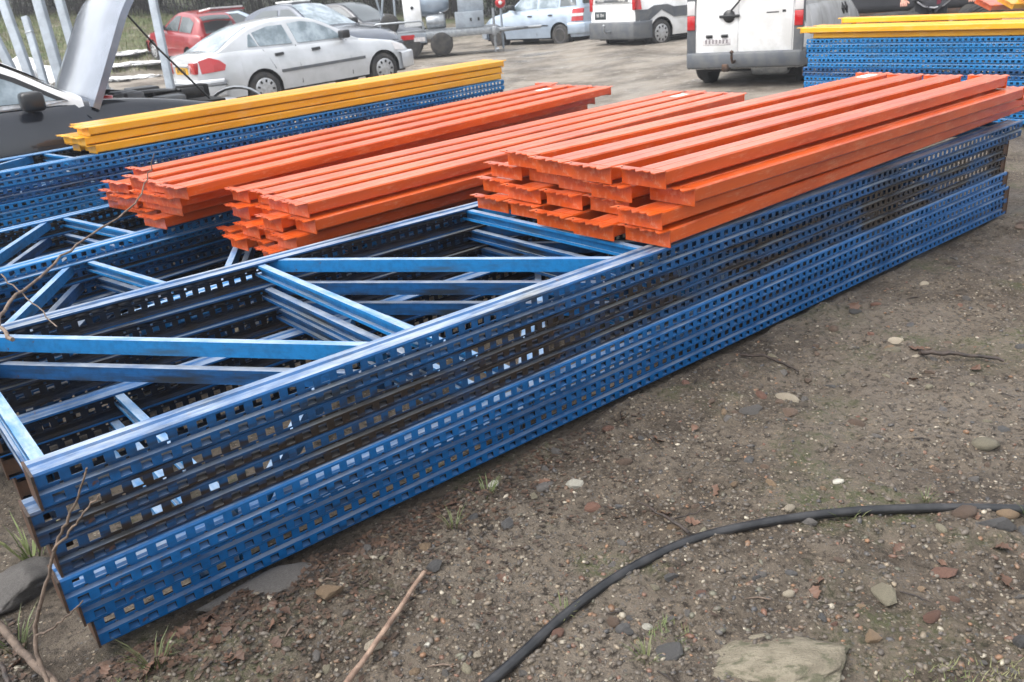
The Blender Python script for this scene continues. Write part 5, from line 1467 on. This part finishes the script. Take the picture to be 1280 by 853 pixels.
for (x, y, k, s_, lab) in ((-.93, 1.62, 0, .9, 'green grass tuft at the near left corner of the rack'), (-1.55, 2.22, 1, 1.3, 'long-bladed grass tuft left of the rack end'), (-1.38, 1.80, 2, .9, 'grass tuft among the branches in the bottom left corner'),
                           (.255, 1.53, 0, .55, 'bright grass tuft left of the dark slate stone at the bottom'), (1.42, 1.95, 1, .6, 'grass tuft at the right end of the hose'), (1.18, 2.08, 2, .45, 'small grass tuft just above the hose at the right'),
                           (.93, 2.02, 3, .8, 'mossy little grass tuft touching the hose'), (-.12, 2.28, 4, .9, 'small mossy grass tuft near the rack by the cream-white pebble'), (.08, 1.72, 5, .8, 'thin grass tuft below the hose near the split brown stone'), (-.22, 2.12, 2, .6, 'dry grass tuft against the rack above the bare stick')):
    tag(link('grass_tuft', TF[k], None, g3(x, y, -.004), (0, 0, x * 9), (s_, s_, s_)), lab, 'grass tuft')
# thin short grass and moss that comes up in patches
x, y = scatter(60000, 1.4, 9.0, -40, 46)
pt = (vnoise(x * .9 + 3, y * .9, 7) + .5 * vnoise(x * 3.1, y * 3.1, 8)) > .27
k = pt & on_open_ground(x, y, .05); x = x[k]; y = y[k]; n = len(x)
z = ground_z(x, y); h = rng.uniform(.005, .020, n) * (1 + .10 * y); a = rng.uniform(0, 6.28, n); w = .0010 * (1 + .25 * y)
le = rng.uniform(.3, 1.3, n) * h
P = np.stack([np.stack([x - np.sin(a) * w, y + np.cos(a) * w, z], 1), np.stack([x + np.sin(a) * w, y - np.cos(a) * w, z], 1), np.stack([x + np.cos(a) * le, y + np.sin(a) * le, z + h], 1)], 1).reshape(-1, 3)
o = link('short_grass', np_mesh('short_grass', P, np.arange(3 * n).reshape(-1, 3), M['grass'])); tag(o, 'thin short grass and moss coming up in patches on the mud', 'grass', kind='stuff')
# grass on the bank
n = 40000; u = rng.uniform(24.0, 36, n); v = rng.uniform(-2, 22, n); x = -.6 * u - .8 * v + 8; y = .8 * u - .6 * v + 6
k = (ground_z(x, y, False) > .3); x = x[k]; y = y[k]; n = len(x); z = ground_z(x, y); h = rng.uniform(.05, .16, n); a = rng.uniform(0, 6.28, n); w = .012; le = rng.uniform(.2, .9, n) * h
P = np.stack([np.stack([x - np.sin(a) * w, y + np.cos(a) * w, z - .02], 1), np.stack([x + np.sin(a) * w, y - np.cos(a) * w, z - .02], 1), np.stack([x + np.cos(a) * le, y + np.sin(a) * le, z + h], 1)], 1).reshape(-1, 3)
o = link('bank_grass', np_mesh('bank_grass', P, np.arange(3 * n).reshape(-1, 3), M['grass'])); tag(o, 'rough winter grass on the bank below the thicket', 'grass', kind='stuff')

# ------------------------------------------------------------------ thicket of bare winter bushes along the back
M['bark'] = mat('grey_brown_bark', (.040, .033, .027), .9, 0, (.022, .018, .015), 6)
M['winter_leaf'] = mat('dull_winter_leaf', (.045, .055, .032), .75, 0, (.075, .06, .038), 1.5, tone=.3)
M['evergreen'] = mat('evergreen_leaf', (.028, .045, .022), .6, 0, (.05, .065, .028), 1.2, tone=.3)
def bush(seed, H, Wd, nst, nlf, lsz):
    r_ = np.random.default_rng(seed); mb = MB(); tips = []
    for k in range(nst):
        a = r_.uniform(0, 6.28); q = Wd * .32 * math.sqrt(r_.random()); x, y = q * math.cos(a), q * math.sin(a); hh = H * r_.uniform(.5, 1.05); P = [Vector((x, y, -.1))]
        lean = Vector((math.cos(a), math.sin(a), 0)) * r_.uniform(0, .28)
        for j in range(1, 5): P.append(Vector((x, y, 0)) + lean * (hh * j / 4) ** 1.25 + Vector((r_.normal(0, .16), r_.normal(0, .16), hh * j / 4)))
        rr = r_.uniform(.007, .024); mb.tube(P, [rr, rr * .85, rr * .6, rr * .4, rr * .15], 4, True, False); tips.append(P)
        for j in (1, 2, 2, 3, 3):
            d = Vector((r_.normal(0, 1), r_.normal(0, 1), r_.uniform(.2, 1))).normalized() * r_.uniform(.3, .9)
            mb.tube([P[j], P[j] + d * .5 + Vector((0, 0, .05)), P[j] + d], [rr * .35, rr * .25, rr * .08], 3, True, False); tips.append([P[j], P[j] + d * .5, P[j] + d])
    stem = mb.mesh('stems', M['bark'])
    V = np.zeros((nlf, 4, 3)); 
    ti = r_.integers(0, len(tips), nlf); c = np.zeros((nlf, 3))
    for i in range(nlf):
        P = tips[ti[i]]; j = r_.integers(0, len(P) - 1); t = r_.random(); c[i] = P[j] * (1 - t) + P[j + 1] * t
    c += r_.normal(0, .16, (nlf, 3)); c[:, 2] = np.maximum(c[:, 2], .05)
    d1 = r_.normal(size=(nlf, 3)); d1 /= np.linalg.norm(d1, axis=1)[:, None]; d2 = np.cross(d1, r_.normal(size=(nlf, 3))); d2 /= np.linalg.norm(d2, axis=1)[:, None]
    s_ = r_.uniform(.5, 1.2, (nlf, 1)) * lsz
    V = np.stack([c - d1 * s_, c - d2 * s_ * .5, c + d1 * s_, c + d2 * s_ * .5], 1).reshape(-1, 3)
    return stem, V, np.arange(nlf * 4).reshape(-1, 4)
BV = []
for k, (H, Wd, ns, nl, ls, mt_) in enumerate(((5.2, 3.4, 110, 9000, .05, 'winter_leaf'), (4.4, 3.2, 130, 5200, .045, 'winter_leaf'), (4.8, 3.6, 60, 14000, .06, 'evergreen'))):
    st, V, F = bush(50 + k, H, Wd, ns, nl, ls); BV.append((st, np_mesh('foliage', V, F, M[mt_])))
rs = random.Random(77)
KIND = ('bare brown bush with a haze of dull leaves in the thicket behind the vehicles', 'nearly leafless grey-brown bush in the thicket behind the vehicles', 'dense dark evergreen bush in the thicket behind the vehicles')
BP = []
for i in range(15): BP.append((-25 + i * 2.1 + rs.uniform(-.4, .4), 31.5 + .30 * i + rs.uniform(-.5, .8)))
for i in range(11): BP.append((4.5 + i * 1.9 + rs.uniform(-.4, .4), 37.0 - .85 * i + rs.uniform(-.5, .6)))
for i in range(14): BP.append((-26 + i * 3.1 + rs.uniform(-.5, .5), 35.0 + .25 * i + rs.uniform(-.5, .8)))
for i, (x, y) in enumerate(BP):
    k = (0, 1, 2, 0, 2)[i % 5] if i >= 6 else (1, 0, 1, 1, 0, 1)[i]
    s_ = rs.uniform(.85, 1.2)
    t = empty('bush', (x, y, float(ground_z(x, y, False)) - .05), rs.uniform(0, 6.28), KIND[k], 'bush', KIND[k].split(' in the')[0].replace('bush', 'bushes')); t.scale = (s_, s_, s_ * rs.uniform(.9, 1.15))
    link('stems', BV[k][0], t); link('foliage', BV[k][1], t)

# ------------------------------------------------------------------ damp winter air
hz = bpy.data.materials.new('haze'); hz.use_nodes = True
nt = hz.node_tree; nt.nodes.clear()
pv = nt.nodes.new('ShaderNodeVolumePrincipled'); pv.inputs['Density'].default_value = .0022; pv.inputs['Color'].default_value = (.92, .95, 1.0, 1); pv.inputs['Anisotropy'].default_value = .2
ou = nt.nodes.new('ShaderNodeOutputMaterial'); nt.links.new(pv.outputs[0], ou.inputs['Volume'])
mb = MB(); mb.box(-170, 170, -70, 215, -1.2, 12.0)
tag(mb.build('haze', hz, None), 'thin damp haze filling the yard', 'haze', kind='stuff')
